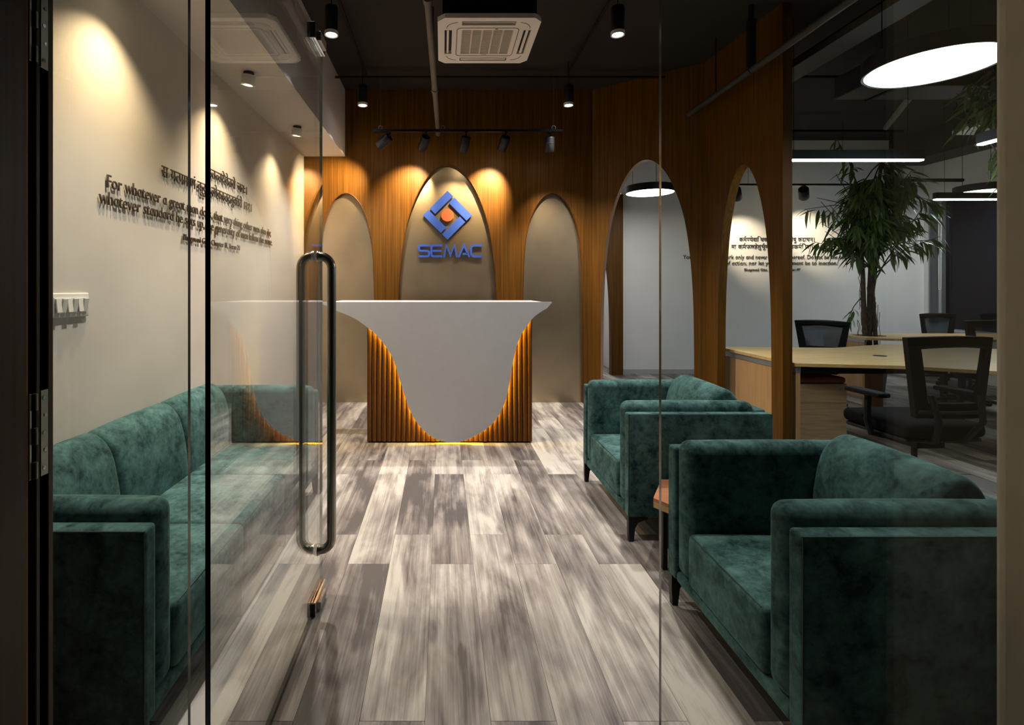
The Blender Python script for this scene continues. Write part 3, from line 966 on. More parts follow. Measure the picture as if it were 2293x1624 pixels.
def seat_unit(name, label, cat, n_seats, width, depth, loc, rz, group=None, lift=0.0):
    t = thing(name, loc, label, cat, rz, group)
    W, D = width, depth
    po, pi_ = 0.062, 0.105                           # outer panel and inner pad thickness
    SB = 0.165
    for s in (-1, 1):
        a = ob('arm_panel', xf(cushion(D, po, 0.665 - 0.125, 0.012, n=6, seg=3), T(D / 2, s * (W / 2 - po / 2), (0.665 + 0.125) / 2)), M['velvet'], t, smooth=60)
        e0, e1 = s * (W / 2 - 0.004), s * (W / 2 - po + 0.004)
        ob('piping', tube([(D - 0.003, e0, 0.13), (D - 0.003, e0, 0.661), (0.004, e0, 0.661)], 0.0028, 6), M['piping'], a, smooth=True)
        p = ob('arm_pad', xf(cushion(D - 0.055, pi_, 0.708 - SB, 0.042, bulge=(0, 0.006, 0.004), n=8, seg=5), T((D + 0.055) / 2 - 0.002, s * (W / 2 - po - pi_ / 2 - 0.001), (0.708 + SB) / 2)), M['velvet'], t, smooth=60)
    ob('back_panel', xf(cushion(po, W - 2 * po - 0.004, 0.672 - 0.125, 0.012, n=6, seg=3), T(po / 2, 0, (0.672 + 0.125) / 2)), M['velvet'], t, smooth=60)
    ob('base_rail', xf(cushion(D - po - 0.006, W - 2 * po - 0.004, SB - 0.122, 0.012, n=6, seg=3), T(po + (D - po) / 2 - 0.001, 0, (SB + 0.122) / 2)), M['velvet'], t, smooth=60)
    y0, y1 = -W / 2 + po + pi_ + 0.001, W / 2 - po - pi_ - 0.001
    step = (y1 - y0) / n_seats
    for i in range(n_seats):
        a, b = y0 + step * i + 0.001, y0 + step * (i + 1) - 0.001
        ob('back_cushion', extrude_profile([(q[0], q[1] + (lift if q[1] > 0.5 else 0)) for q in BACK_PROF], a, b, puff=0.006), M['velvet'], t, smooth=60)
        sx0, sx1 = 0.255, D + 0.001
        c = ob('seat_cushion', xf(cushion(sx1 - sx0, b - a, 0.370 - SB, 0.024, bulge=(0.004, 0.0, 0.016), n=10, seg=4), T((sx0 + sx1) / 2, (a + b) / 2, (0.370 + SB) / 2)), M['velvet'], t, smooth=60)
        ob('piping', tube([(sx1 - 0.008, a + 0.02, 0.362), (sx1 - 0.006, (a + b) / 2, 0.365), (sx1 - 0.008, b - 0.02, 0.362)], 0.0026, 6), M['piping'], c, smooth=True)
    for (lx, sx) in ((D - 0.002, -1), (0.004, 1)):
        for sy in (-1, 1):
            ob('leg', xf(leg_geo(sx, -sy), T(lx, sy * (W / 2 - 0.002), 0)), M['black'], t)
    if n_seats > 1:
        for sy in (-1, 1):
            ob('leg', xf(leg_geo(-1, -sy), T(D - 0.002, sy * 0.3, 0)), M['black'], t)
    return t

seat_unit('sofa', 'long three-seat teal velvet sofa against the lettered wall', 'sofa', 3, 1.97, 0.775, (WX + 0.008, 1.40 + 0.985, 0), 0.0)
armA = seat_unit('armchair', 'teal velvet armchair beside the reception desk, between screen and side table', 'armchair', 1, 0.868, 0.755, (1.72, 3.135, 0), math.pi, lift=0.02)
armB = seat_unit('armchair', 'teal velvet armchair right behind the fixed glass pane', 'armchair', 1, 0.820, 0.755, (1.705, 1.781, 0), math.pi, lift=0.02)

# hexagonal side table
tb = thing('side_table', (1.262, 2.443, 0), 'small hexagonal wooden side table between the two armchairs', 'side table')
hexa = lambda r: [(r * math.cos(math.pi / 3 * i + math.pi), r * math.sin(math.pi / 3 * i + math.pi)) for i in range(6)]
ob('table_top', prism(hexa(0.272), 0.318, 0.334), M['table_wood'], tb)
ob('edge_band', prism(hexa(0.272), 0.290, 0.3178), M['oak_v'], tb)
for i in range(6):
    a = math.pi / 3 * i
    if i % 2 == 1 or i == 2:
        ob('leg', bbox(0.22 * math.cos(a) - 0.011, 0.22 * math.cos(a) + 0.011, 0.22 * math.sin(a) - 0.011, 0.22 * math.sin(a) + 0.011, 0, 0.2898, 0.002), M['black'], tb)

# ------------------------------------------------------------------ lamps
# wall washers on the bulkhead
def wall_washer(y, lab):
    x = -1.352
    t = thing('ceiling_spotlight', (x, y, 2.824), lab, 'spotlight', group='bulkhead spotlights')
    ob('mount', cyl((0, 0, -0.016), (0, 0, 0.0), 0.036, n=24), M['black'], t, smooth=True)
    ti = RY(math.radians(8)) @ RX(math.radians(6))
    body = xf(lathe([(0, 0.0), (0.046, 0.0), (0.048, -0.003), (0.048, -0.062), (0.046, -0.065), (0.038, -0.065), (0.036, -0.058), (0.0, -0.058)], 32), T(0, 0, -0.020) @ ti)
    ob('lamp_body', body, M['white_plastic'], t, smooth=True)
    ob('reflector_ring', xf(lathe([(0.043, -0.0655), (0.043, -0.068), (0.032, -0.068), (0.032, -0.0655)], 32), T(0, 0, -0.020) @ ti), M['white_plastic'], t, smooth=True)
    ob('lens', xf(cyl((0, 0, -0.0605), (0, 0, -0.0595), 0.030, n=24), T(0, 0, -0.020) @ ti), M['e_warm'], t)
    spot(t, (x, y, 2.824 - 0.090), (x, y, 0), P_WASH, (1.0, 0.76, 0.46), 112, 0.95, 0.016)
for y, lab in ((2.42, 'short white bulkhead spotlight nearest the wooden door'), (3.63, 'short white bulkhead spotlight above the middle of the lettering'), (4.84, 'short white bulkhead spotlight nearest the teak wall')):
    wall_washer(y, lab)

# pendant cylinders
def pendant(x, y, zb=3.145, lab='', pw=1.0, cone=96):
    t = thing('pendant_light', (x, y, zb), lab, 'pendant', group='black pendant cylinders')
    ob('lamp_body', lathe([(0.040, 0.012), (0.045, 0.02), (0.048, 0.19), (0.044, 0.205), (0.0, 0.205)], 32), M['black'], t, smooth=True)
    ob('rim', lathe([(0.049, 0.0), (0.050, 0.024), (0.047, 0.026), (0.040, 0.012), (0.038, 0.004), (0.045, 0.0), (0.049, 0.0)], 32), M['white_plastic'], t, smooth=True)
    ob('lens', cyl((0, 0, 0.006), (0, 0, 0.007), 0.037, n=28), M['e_pend'], t)
    ob('cord', cyl((0, 0, 0.205), (0, 0, CEIL - zb), 0.004, n=6), M['black'], t)
    spot(t, (x, y, zb - 0.012), (x, y, 0), P_PEND * pw, (1.0, 0.94, 0.87), cone, 0.8, 0.035)
for x, y, lab in ((-0.803, 3.757, 'black pendant cylinder above the floor between sofa end and reception desk'), (1.265, 3.757, 'black pendant cylinder above the armchair beside the reception desk'),
                  (-0.800, 5.21, 'black pendant cylinder close before the teak wall by the bulkhead'), (1.262, 5.21, 'black pendant cylinder close before the teak wall by the folded screen'),
                  (-0.803, 2.30, 'black pendant cylinder above the front of the sofa'), (1.265, 2.30, 'black pendant cylinder above the side table')):
    pendant(x, y, lab=lab, pw=1.35 if y > 5 else 1.05 if y > 3 else (0.85 if x < 0 else 0.66), cone=96 if y > 3 else (84 if x < 0 else 72))

al = thing('added_downlight', (2.26, 8.55, CEIL - 0.03), 'added unseen round downlight brightening the white bookshelf alcove', 'downlight')  # lamp out of view, added to brighten the shelf alcove
ob('trim_ring', lathe([(0.07, 0.0), (0.08, 0.0), (0.08, 0.03), (0.0, 0.03)], 24), M['white_plastic'], al, smooth=True)
ob('lens', cyl((0, 0, 0.004), (0, 0, 0.006), 0.068, n=24), M['e_pend'], al)
spot(al, (2.26, 8.55, CEIL - 0.04), (2.26, 8.6, 0), 90.0, (1.0, 0.95, 0.88), 130, 0.9, 0.06)

# track with five spot heads
TY, TZ = 5.45, 2.967
trk = thing('track_rail', (0.22, TY, TZ), 'thin black lighting track hung on wires before the teak wall', 'lighting track')
kt = TY / F_PX
def tx(px): return (px - VPX) * kt
ob('rail', bbox(tx(835) - 0.22, tx(1262) - 0.22, -0.017, 0.017, -0.014, 0.014, 0.002), M['black'], trk)
for px in (852, 992, 1240):
    ob('wire', cyl((tx(px) - 0.22, 0, 0.014), (tx(px) - 0.22, 0, CEIL - TZ), 0.0016, n=5), M['pipe_grey'], trk)
    ob('wire_loop', tube([(tx(px) - 0.22 + 0.02 * math.cos(a), 0, 0.034 + 0.02 * math.sin(a)) for a in [2 * math.pi * i / 12 for i in range(12)]], 0.0018, 5, closed=True), M['alu'], trk)
def track_head(px, target, power, label, py=TY, pz=TZ, size=70, blend=0.95, group='spot heads on the reception track', scale=1.0, x=None, col=(1.0, 0.73, 0.40)):
    X = tx(px) if x is None else x
    t = thing('track_spotlight', (X, py, pz), label, 'spotlight', group=group)
    ob('adapter', join(bbox(-0.012, 0.012, -0.03, 0.03, -0.030, -0.0145, 0.002), cyl((0, 0, -0.03), (0, 0, -0.058), 0.008, n=10)), M['black'], t)
    piv = Vector((0, 0, -0.062))
    d = (Vector(target) - (Vector((X, py, pz)) + piv)).normalized()
    q = d.to_track_quat('-Z', 'Y').to_matrix().to_4x4()
    body = lathe([(0.0, 0.0), (0.046, 0.0), (0.05, -0.006), (0.05, -0.15), (0.046, -0.158), (0.040, -0.150), (0.0, -0.146)], 28)
    m = T(*piv) @ q @ T(0, 0, 0.0) @ Matrix.Diagonal((scale, scale, scale, 1))
    ob('lamp_body', xf(body, m), M['black'], t, smooth=True)
    ob('groove_ring', xf(lathe([(0.0505, -0.058), (0.0515, -0.060), (0.0505, -0.062)], 28), m), M['graphite'], t, smooth=True)
    ob('lens', xf(cyl((0, 0, -0.151), (0, 0, -0.1505), 0.038, n=24), m), M['e_warm'], t)
    src = Vector((X, py, pz)) + piv + d * (0.165 * scale)
    spot(t, tuple(src), target, power, col, size, blend, 0.02)
    return t
track_head(872, (-1.42, BY, 2.30), P_TRACK * 1.2, 'black track spotlight head tilted sideways at the end of the track')
track_head(954, (-0.40, BY, 2.40), P_TRACK * 0.9, 'black track spotlight head between the tilted end head and the middle one')
track_head(1044, (0.06, BY, 2.05), P_TRACK * 0.36, 'middle black track spotlight head aimed at the blue emblem')
track_head(1133, (0.50, BY, 2.40), P_TRACK * 1.35, 'black track spotlight head tilted towards the tall niche edge', size=62)
track_head(1231, (1.20, BY + 0.0, 1.4), P_TRACK * 0.45, 'black track spotlight head hanging before the narrow niche nearest the folded screen')

# disc pendants in the office
def disc(x, y, z, label, r=0.305):
    t = thing('disc_pendant', (x, y, z), label, 'pendant', group='round disc pendants in the office')
    ob('housing', lathe([(r - 0.012, 0.0), (r, 0.0), (r, 0.085), (r - 0.006, 0.09), (0.0, 0.09)], 64), M['black'], t, smooth=True)
    ob('diffuser', lathe([(0.0, 0.004), (r - 0.0125, 0.004), (r - 0.0125, 0.012)], 64), M['e_disc'], t)
    for i in range(3):
        a = 2 * math.pi * i / 3 + 0.5
        ob('wire', cyl((r * 0.7 * math.cos(a), r * 0.7 * math.sin(a), 0.09), (r * 0.7 * math.cos(a), r * 0.7 * math.sin(a), CEIL - z), 0.003, n=5), M['black'], t)
disc(2.735, 2.905, 2.55, 'large round disc pendant glowing white over the chair near the pier', r=0.312)
disc(2.69, 6.75, 2.55, 'round disc pendant seen through the taller teak arch')
disc(6.98, 6.70, 2.55, 'round disc pendant by the dark office window', r=0.30)

# linear pendants
def linear(x, y, z, rz, label, L=1.21):
    t = thing('linear_pendant', (x, y, z), label, 'pendant', rz, group='linear pendants over the desks')
    ob('housing', bbox(-L / 2, L / 2, -0.028, 0.028, 0.008, 0.085, 0.002), M['black'], t)
    ob('diffuser', bbox(-L / 2 + 0.004, L / 2 - 0.004, -0.024, 0.024, -0.004, 0.0078, 0.002), M['e_lin'], t)
    for s in (-1, 1):
        ob('wire', cyl((s * L * 0.4, 0, 0.085), (s * L * 0.4, 0, CEIL - z), 0.0025, n=5), M['black'], t)
linear(3.46, 4.41, 2.40, 0.0, 'bluish white linear pendant over the nearest oak desk, beside the teak post')
linear(6.62, 6.36, 2.40, 0.0, 'bluish white linear pendant in front of the dark window')
linear(4.06, 3.33, 2.40, math.pi / 2, 'bluish white linear pendant turned end-on below the hanging leaves')

# office track with spots on the lettered wall
otr = thing('track_rail', (4.9, 7.15, 2.74), 'black lighting track in front of the white office wall', 'lighting track')
ob('rail', bbox(-0.95, 0.85, -0.016, 0.016, -0.012, 0.012, 0.002), M['black'], otr)
for s in (-0.7, 0.6):
    ob('wire', cyl((s, 0, 0.012), (s, 0, CEIL - 2.74), 0.002, n=5), M['black'], otr)
for x_, tgt, lb in ((4.03, (4.64, OY, 2.02), 'black office track spotlight seen inside the lower teak arch'), (4.96, (5.60, OY, 2.12), 'black office track spotlight beside the tree crown')):
    track_head(0, tgt, P_TEXT, lb, 7.15, 2.74, size=50, blend=0.9, group='spot heads on the office track', scale=1.25, x=x_, col=(1.0, 0.80, 0.56))

# ------------------------------------------------------------------ air conditioners
def aircon(x, y, z, label):
    t = thing('air_conditioner', (x, y, z), label, 'air conditioner', group='ceiling cassette air conditioners')
    h, c = 0.315, 0.045
    octa = [(-h + c, -h), (h - c, -h), (h, -h + c), (h, h - c), (h - c, h), (-h + c, h), (-h, h - c), (-h, -h + c)]
    def rect(x0, x1, y0, y1): return [(x0, y0), (x1, y0), (x1, y1), (x0, y1)]
    slots = [rect(-0.165, 0.165, -0.272, -0.225), rect(-0.165, 0.165, 0.225, 0.272), rect(-0.272, -0.225, -0.165, 0.165), rect(0.225, 0.272, -0.165, 0.165)]
    gr = rect(-0.165, 0.165, -0.165, 0.165)
    ob('face_panel', prism(octa, 0.0, 0.028, slots + [gr]), M['ac_plastic'], t)
    ob('body', box(-0.285, 0.285, -0.285, 0.285, 0.0285, 0.285), M['black'], t)
    ob('cavity', box(-0.28, 0.28, -0.28, 0.28, 0.024, 0.0283), M['ac_dark'], t)
    bars = []
    for i in range(6):
        xx = -0.165 + 0.066 * i
        bars.append(box(xx - 0.0045, xx + 0.0045, -0.165, 0.165, 0.001, 0.012))
    for i in range(27):
        yy = -0.160 + 0.0123 * i
        bars.append(box(-0.165, 0.165, yy - 0.0026, yy + 0.0026, 0.004, 0.010))
    gro = ob('grille', join(*bars), M['ac_grille'], t); gro['kind'] = 'stuff'
    for i, (x0, x1, y0, y1) in enumerate(((-0.158, 0.158, -0.256, -0.250), (-0.158, 0.158, 0.244, 0.262), (-0.258, -0.244, -0.158, 0.158), (0.240, 0.258, -0.158, 0.158))):
        ob('louvre', bbox(x0, x1, y0, y1, 0.002, 0.008, 0.002), M['ac_plastic'], t)
    # rounded groove around the intake
    rr = []
    for (cx_, cy_, a0) in ((0.165, 0.165, 0), (-0.165, 0.165, 90), (-0.165, -0.165, 180), (0.165, -0.165, 270)):
        rr += [(cx_ + 0.028 * math.cos(math.radians(a0 + 15 * i)), cy_ + 0.028 * math.sin(math.radians(a0 + 15 * i)), -0.0003) for i in range(7)]
    ob('intake_seam', tube(rr, 0.0022, 5, closed=True), M['ac_dark'], t)
    for (cx_, cy_, a0) in ((0.185, 0.185, 0), (-0.185, 0.185, 90), (-0.185, -0.185, 180), (0.185, -0.185, 270)):
        ob('corner_seam', tube([(cx_ + 0.075 * math.cos(math.radians(a0 + 5 + 10 * i)), cy_ + 0.075 * math.sin(math.radians(a0 + 5 + 10 * i)), -0.0003) for i in range(9)], 0.0018, 5), M['ac_dark'], t)
    ob('display', box(0.045, 0.062, -0.183, -0.176, -0.001, 0.0), M['black'], t)
    ob('maker_mark', box(-0.02, 0.018, 0.174, 0.178, -0.0008, 0.0), M['ac_dark'], t)
    for sx in (-1, 1):
        for sy in (-1, 1):
            ob('hanger_rod', cyl((sx * 0.27, sy * 0.27, 0.285), (sx * 0.27, sy * 0.27, CEIL - z), 0.004, n=6), M['pipe_dark'], t)
aircon(0.285, 3.43, 2.938, 'white cassette air conditioner hanging below the reception ceiling')
aircon(5.77, 5.30, 2.972, 'white cassette air conditioner hanging behind the leaves in the office')

# ------------------------------------------------------------------ pipes, conduits, ducts
def pipe(name, path, r, mat, label, n=12, joints=(), hang=()):
    t = thing(name, path[0], label, 'pipe')
    o = Vector(path[0])
    ob('pipe_run', tube([tuple(Vector(p) - o) for p in path], r, n), mat, t, smooth=True)
    for p, ax in joints:
        a = Vector(p) - o
        d = Vector(ax) * 0.03
        ob('coupling', cyl(tuple(a - d), tuple(a + d), r * 1.25, n=n), mat, t, smooth=True)
    for p in hang:
        a = Vector(p) - o
        ob('hanger', cyl(tuple(a), (a.x, a.y, CEIL - o.z), 0.005, n=6), M['pipe_dark'], t)
    return t
pipe('sprinkler_pipe', [(-0.09, 3.13, 3.07), (-0.05, 5.90, 3.07)], 0.024, M['pipe_grey'], 'grey sprinkler pipe running towards the teak wall beside the cassette unit', joints=[((-0.09, 3.16, 3.07), (0, 1, 0)), ((-0.07, 4.6, 3.07), (0, 1, 0)), ((-0.051, 5.87, 3.07), (0, 1, 0))], hang=[(-0.075, 4.2, 3.07)])
pipe('sprinkler_pipe', [(-0.115, 3.05, 3.07), (2.44, 3.05, 3.07)], 0.020, M['pipe_grey'], 'grey sprinkler pipe crossing in front of the cassette unit', hang=[(1.2, 3.05, 3.07)])
pipe('sprinkler_pipe', [(2.48, 1.3, 3.07), (2.48, 5.24, 3.07)], 0.026, M['duct'], 'sprinkler pipe running along the folded teak screen', joints=[((2.48, 4.2, 3.07), (0, 1, 0))], hang=[(2.48, 4.72, 3.07), (2.48, 2.4, 3.07)])
ri = thing('pipe_riser', (2.48, 4.18, 3.108), 'thick black riser pipe standing on the sprinkler pipe by the screen', 'pipe')
ob('riser', cyl((0, 0, 0), (0, 0, 0.36), 0.036, n=16), M['pipe_dark'], ri, smooth=True)
ob('cap', cyl((0, 0, 0.36), (0, 0, CEIL - 3.109), 0.020, n=12), M['pipe_dark'], ri, smooth=True)
pipe('conduit', [(-0.79, 1.4, 3.52), (-0.79, 5.40, 3.52)], 0.012, M['pipe_dark'], 'thin black conduit along the ceiling above the sofa side', n=8, joints=[((-0.79, 4.4, 3.52), (0, 1, 0)), ((-0.79, 4.9, 3.52), (0, 1, 0))])
pipe('conduit', [(1.28, 1.4, 3.52), (1.28, 5.34, 3.52)], 0.012, M['pipe_dark'], 'thin black conduit along the ceiling above the armchair side', n=8, joints=[((1.28, 4.3, 3.52), (0, 1, 0)), ((1.28, 4.8, 3.52), (0, 1, 0))])
pipe('conduit', [(-1.11, 5.38, 3.50), (2.3, 5.38, 3.50)], 0.013, M['pipe_dark'], 'black conduit crossing the ceiling before the teak wall', n=8)
pipe('drain_pipe', [(0.60, 3.2, 3.12), (0.80, 3.2, 3.12), (0.80, 3.2, 3.59)], 0.028, M['pipe_dark'], 'black insulated drain pipe bent upward beside the cassette unit', n=12)
for (nm, path, r, lab) in (
    ('conduit', [(3.25, 2.0, 3.42), (3.25, 7.9, 3.42)], 0.018, 'black conduit run over the nearest desk'),
    ('conduit', [(2.85, 5.0, 3.35), (4.6, 5.0, 3.35)], 0.014, 'black conduit crossing above the linear pendant'),
    ('conduit', [(2.85, 6.9, 3.40), (6.1, 6.9, 3.40)], 0.020, 'black conduit crossing before the white office wall'),
    ('conduit', [(5.95, 6.9, 3.38), (5.95, 6.9, 2.75), (6.9, 6.9, 2.75)], 0.024, 'black conduit drop bent beside the far desk'),
    ('conduit', [(4.6, 5.12, 3.20), (5.2, 6.1, 3.20)], 0.030, 'short dark pipe stub under the office duct')):
    pipe(nm, path, r, M['pipe_dark'] if 'stub' not in lab else M['pipe_grey'], lab, n=8)
tr = thing('cable_tray', (3.05, 1.6, 3.24), 'black perforated cable tray running beside the screen', 'cable tray')
ob('tray_base', box(0, 0.22, 0, 5.6, 0, 0.006), M['duct'], tr)
ob('tray_side', box(0, 0.006, 0, 5.6, 0.006, 0.06), M['duct'], tr)
ob('tray_side', box(0.214, 0.22, 0, 5.6, 0.006, 0.06), M['duct'], tr)
for i in range(4):
    ob('hanger', cyl((0.11, 0.7 + 1.3 * i, 0.006), (0.11, 0.7 + 1.3 * i, CEIL - 3.24), 0.005, n=6), M['pipe_dark'], tr)
du = thing('air_duct', (3.70, 4.58, 3.10), 'dark rectangular air duct crossing behind the large disc pendant', 'duct')
ob('duct_body', bbox(0, 3.1, 0, 0.34, 0, 0.20, 0.008), M['duct'], du)
for i in range(4):
    ob('flange', box(0.3 + 0.85 * i, 0.33 + 0.85 * i, -0.012, 0.352, -0.012, 0.212), M['pipe_dark'], du)
ob('hanger', cyl((1.0, 0.17, 0.2), (1.0, 0.17, CEIL - 3.10), 0.005, n=6), M['pipe_dark'], du)
ob('hanger', cyl((2.4, 0.17, 0.2), (2.4, 0.17, CEIL - 3.10), 0.005, n=6), M['pipe_dark'], du)

# ------------------------------------------------------------------ switch plate
sp = thing('switch_plate', (WX, 2.20, 1.247), 'white rocker switch plate on the warm wall near the wooden door', 'switch')
ob('plate', bbox(0.0, 0.014, -0.115, 0.115, -0.052, 0.052, 0.006, 3), M['switch'], sp, smooth=True)
ob('recess', bbox(0.0142, 0.016, -0.098, 0.098, -0.034, 0.034, 0.001, 1), M['white_plastic'], sp)
for i in range(6):
    y = -0.08 + 0.032 * i
    ob('rocker', xf(bbox(-0.004, 0.004, -0.014, 0.014, -0.029, 0.029, 0.001, 1), T(0.0215, y, 0) @ RY(math.radians(8 if i % 2 else -6))), M['switch'], sp)

# ------------------------------------------------------------------ office desks, pedestal, chairs, trees
HZ = 0.722
d1 = thing('workstation_desk', (2.80, 4.13, 0), 'large angular oak workstation desk behind the lower teak arch', 'desk')
top1 = [(2.80, 4.12), (3.52, 4.00), (4.10, 3.66), (4.60, 2.80), (5.42, 3.20), (5.30, 4.32), (5.55, 5.02), (4.75, 5.55), (3.92, 5.20), (2.80, 5.30)]
hole = lambda cx, cy, r, n=14: [(cx + r * math.cos(2 * math.pi * i / n), cy + r * math.sin(2 * math.pi * i / n)) for i in range(n)]
off = lambda pts: [(p[0] - 2.80, p[1] - 4.13) for p in pts]
TREE2 = (4.86, 4.05)
TREE1 = (5.37, 6.55)
ob('desktop', prism(off(top1), HZ - 0.025, HZ, [off(hole(TREE2[0], TREE2[1], 0.13))]), M['oak'], d1)
ob('end_panel', box(0.012, 0.04, 0.0, 1.13, 0.0, HZ - 0.075), M['oak_v'], d1)
ob('metal_trim', box(0.008, 0.042, -0.002, 1.14, HZ - 0.074, HZ - 0.0255), M['alu'], d1)
ob('support_panel', box(1.38, 1.56, 1.02, 1.05, 0.0, HZ - 0.026), M['oak_v'], d1)
ob('support_panel', box(2.30, 2.33, -0.9, -0.5, 0.0, HZ - 0.026), M['oak_v'], d1)
ob('under_beam', box(0.05, 1.30, 0.10, 0.16, HZ - 0.10, HZ - 0.026), M['black'], d1)
ob('cable_grommet', cyl((1.05, 0.45, HZ), (1.05, 0.45, HZ + 0.003), 0.05, n=20), M['black'], d1)
d2k = thing('workstation_desk', (5.06, 6.24, 0), 'far oak workstation desk with the tree growing through it', 'desk')
off2 = lambda pts: [(p[0] - 5.06, p[1] - 6.24) for p in pts]
top2 = [(5.06, 6.22), (5.60, 6.02), (7.30, 6.02), (7.30, 6.85), (6.0, 6.85), (5.12, 6.90)]
ob('desktop', prism(off2(top2), HZ - 0.025, HZ, [off2(hole(TREE1[0], TREE1[1], 0.17))]), M['oak'], d2k)
ob('end_panel', box(0.02, 0.05, 0.03, 0.70, 0.0, HZ - 0.06), M['oak_v'], d2k)
ob('metal_trim', box(0.016, 0.05, 0.02, 0.70, HZ - 0.0598, HZ - 0.0255), M['alu'], d2k)
for x_ in (1.0, 1.22):
    ob('leg', box(x_, x_ + 0.05, 0.05, 0.10, 0, HZ - 0.026), M['black'], d2k)

pd = thing('drawer_pedestal', (3.055, 4.46, 0), 'small oak drawer pedestal under the nearest desk, with a lock', 'drawer unit')
ob('body', bbox(-0.215, 0.215, -0.235, 0.25, 0.03, 0.545, 0.003), M['oak_drawer'], pd)
dr1 = ob('drawer', bbox(-0.213, 0.213, -0.255, -0.236, 0.39, 0.543, 0.002), M['oak_drawer'], pd)
ob('lock', cyl((0.165, -0.262, 0.50), (0.165, -0.2552, 0.50), 0.011, n=14), M['chrome'], dr1)
ob('drawer', bbox(-0.213, 0.213, -0.255, -0.236, 0.04, 0.387, 0.002), M['oak_drawer'], pd)
ob('cushion_top', xf(cushion(0.43, 0.50, 0.05, 0.02, n=4, seg=3), T(0, 0, 0.571)), M['rust_pad'], pd, smooth=60)
for sx in (-1, 1):
    for sy in (-1, 1):
        ob('caster', cyl((sx * 0.17 - 0.012, sy * 0.18, 0.015), (sx * 0.17 + 0.012, sy * 0.18, 0.015), 0.015, n=12), M['black'], pd)

def office_chair(x, y, rz, label, arms=True, mesh_m='mesh', top=1.03):
    """faces +y locally"""
    t = thing('office_chair', (x, y, 0), label, 'office chair', rz, group='black office chairs')
    # back frame: open rounded frame, gently bowed
    def bow(u): return -0.235 + 0.05 * (u / 0.26) ** 2
    zb, zt = 0.56, top
    def ring(hw_b, hw_t, z0, z1, n=10):
        pts = []
        for i in range(n + 1):
            u = -hw_b + 2 * hw_b * i / n; pts.append((u, z0))
        for i in range(1, n):
            f = i / n; pts.append((hw_b + (hw_t - hw_b) * f, z0 + (z1 - z0) * f))
        for i in range(n + 1):
            u = hw_t - 2 * hw_t * i / n; pts.append((u, z1 + 0.012 * (1 - (u / hw_t) ** 2)))
        for i in range(1, n):
            f = 1 - i / n; pts.append((-(hw_b + (hw_t - hw_b) * f), z0 + (z1 - z0) * f))
        return pts
    outer = ring(0.205, 0.262, zb, zt)
    inner = ring(0.150, 0.195, zb + 0.09, zt - 0.065)
    g = upright(outer, -0.016, 0.016, [inner])
    def warp(g): return [(v[0], v[1] + bow(v[0]) - 0.05 * (v[2] - zb), v[2]) for v in g[0]], g[1]
    ob('back_frame', warp(g), M['black_soft'], t, smooth=True)
    mid = ring(0.160, 0.205, zb + 0.08, zt - 0.055)
    cols = 12
    V, Fc = [], []
    for i in range(cols + 1):
        for j in range(7):
            f = j / 6
            hw_ = 0.155 + 0.045 * f
            u = -hw_ + 2 * hw_ * i / cols
            V.append((u, 0.004, zb + 0.08 + (zt - zb - 0.135) * f))
    for i in range(cols):
        for j in range(6):
            Fc.append((i * 7 + j, (i + 1) * 7 + j, (i + 1) * 7 + j + 1, i * 7 + j + 1))
    ob('mesh_back', warp((V, Fc)), M[mesh_m], t, smooth=True)
    ob('lumbar_bar', tube([(u, bow(u) - 0.03, 0.60) for u in [-0.2 + 0.05 * i for i in range(9)]], 0.010, 8), M['graphite'], t, smooth=True)
    ob('seat', xf(cushion(0.50, 0.48, 0.085, 0.035, bulge=(0, 0, 0.012), n=8, seg=4), T(0, 0.03, 0.475)), M['seat_fabric'], t, smooth=60)
    ob('seat_shell', bbox(-0.235, 0.235, -0.19, 0.25, 0.405, 0.431, 0.01), M['graphite'], t)
    for s in (-1, 1):
        ob('back_support', tube([(s * 0.15, -0.255, 0.70), (s * 0.13, -0.285, 0.55), (s * 0.09, -0.22, 0.42), (s * 0.07, -0.10, 0.395)], 0.016, 8), M['graphite'], t, smooth=True)
        if arms:
            ob('armrest', bbox(s * 0.30 - 0.04, s * 0.30 + 0.04, -0.12, 0.14, 0.655, 0.685, 0.01), M['black_soft'], t)
            ob('arm_post', tube([(s * 0.30, 0.0, 0.655), (s * 0.305, 0.0, 0.50), (s * 0.28, 0.0, 0.415), (s * 0.20, 0.0, 0.398)], 0.018, 8), M['graphite'], t, smooth=True)
    ob('tilt_box', bbox(-0.09, 0.09, -0.11, 0.12, 0.345, 0.404, 0.008), M['black_soft'], t)
    ob('gas_column', join(cyl((0, 0, 0.10), (0, 0, 0.24), 0.028, n=16), cyl((0, 0, 0.24), (0, 0, 0.345), 0.016, n=16)), M['black'], t, smooth=True)
    for i in range(5):
        a = 2 * math.pi * i / 5 + 0.3
        c, s_ = math.cos(a), math.sin(a)
        sp_ = ob('base_arm', tube([(0.02 * c, 0.02 * s_, 0.11), (0.16 * c, 0.16 * s_, 0.10), (0.31 * c, 0.31 * s_, 0.075)], [0.028, 0.022, 0.015], 8), M['black'], t, smooth=True)
        ob('caster', cyl((0.31 * c - 0.022 * s_, 0.31 * s_ + 0.022 * c, 0.028), (0.31 * c + 0.022 * s_, 0.31 * s_ - 0.022 * c, 0.028), 0.028, n=14), M['black_soft'], sp_, smooth=True)
    return t
office_chair(2.955, 3.26, 0.04, 'black mesh office chair with armrests drawn up before the nearest desk')
office_chair(4.17, 5.80, math.pi - 0.85, 'dark grey mesh office chair standing behind the nearest desk, by the tree', arms=False, mesh_m='mesh_grey', top=0.94)
office_chair(5.80, 5.72, 0.0, 'black office chair in front of the far desk', arms=False, top=0.97)
office_chair(7.02, 7.16, math.pi + 0.05, 'grey-backed office chair between the far desk and the window', arms=False, mesh_m='mesh_grey', top=0.95)

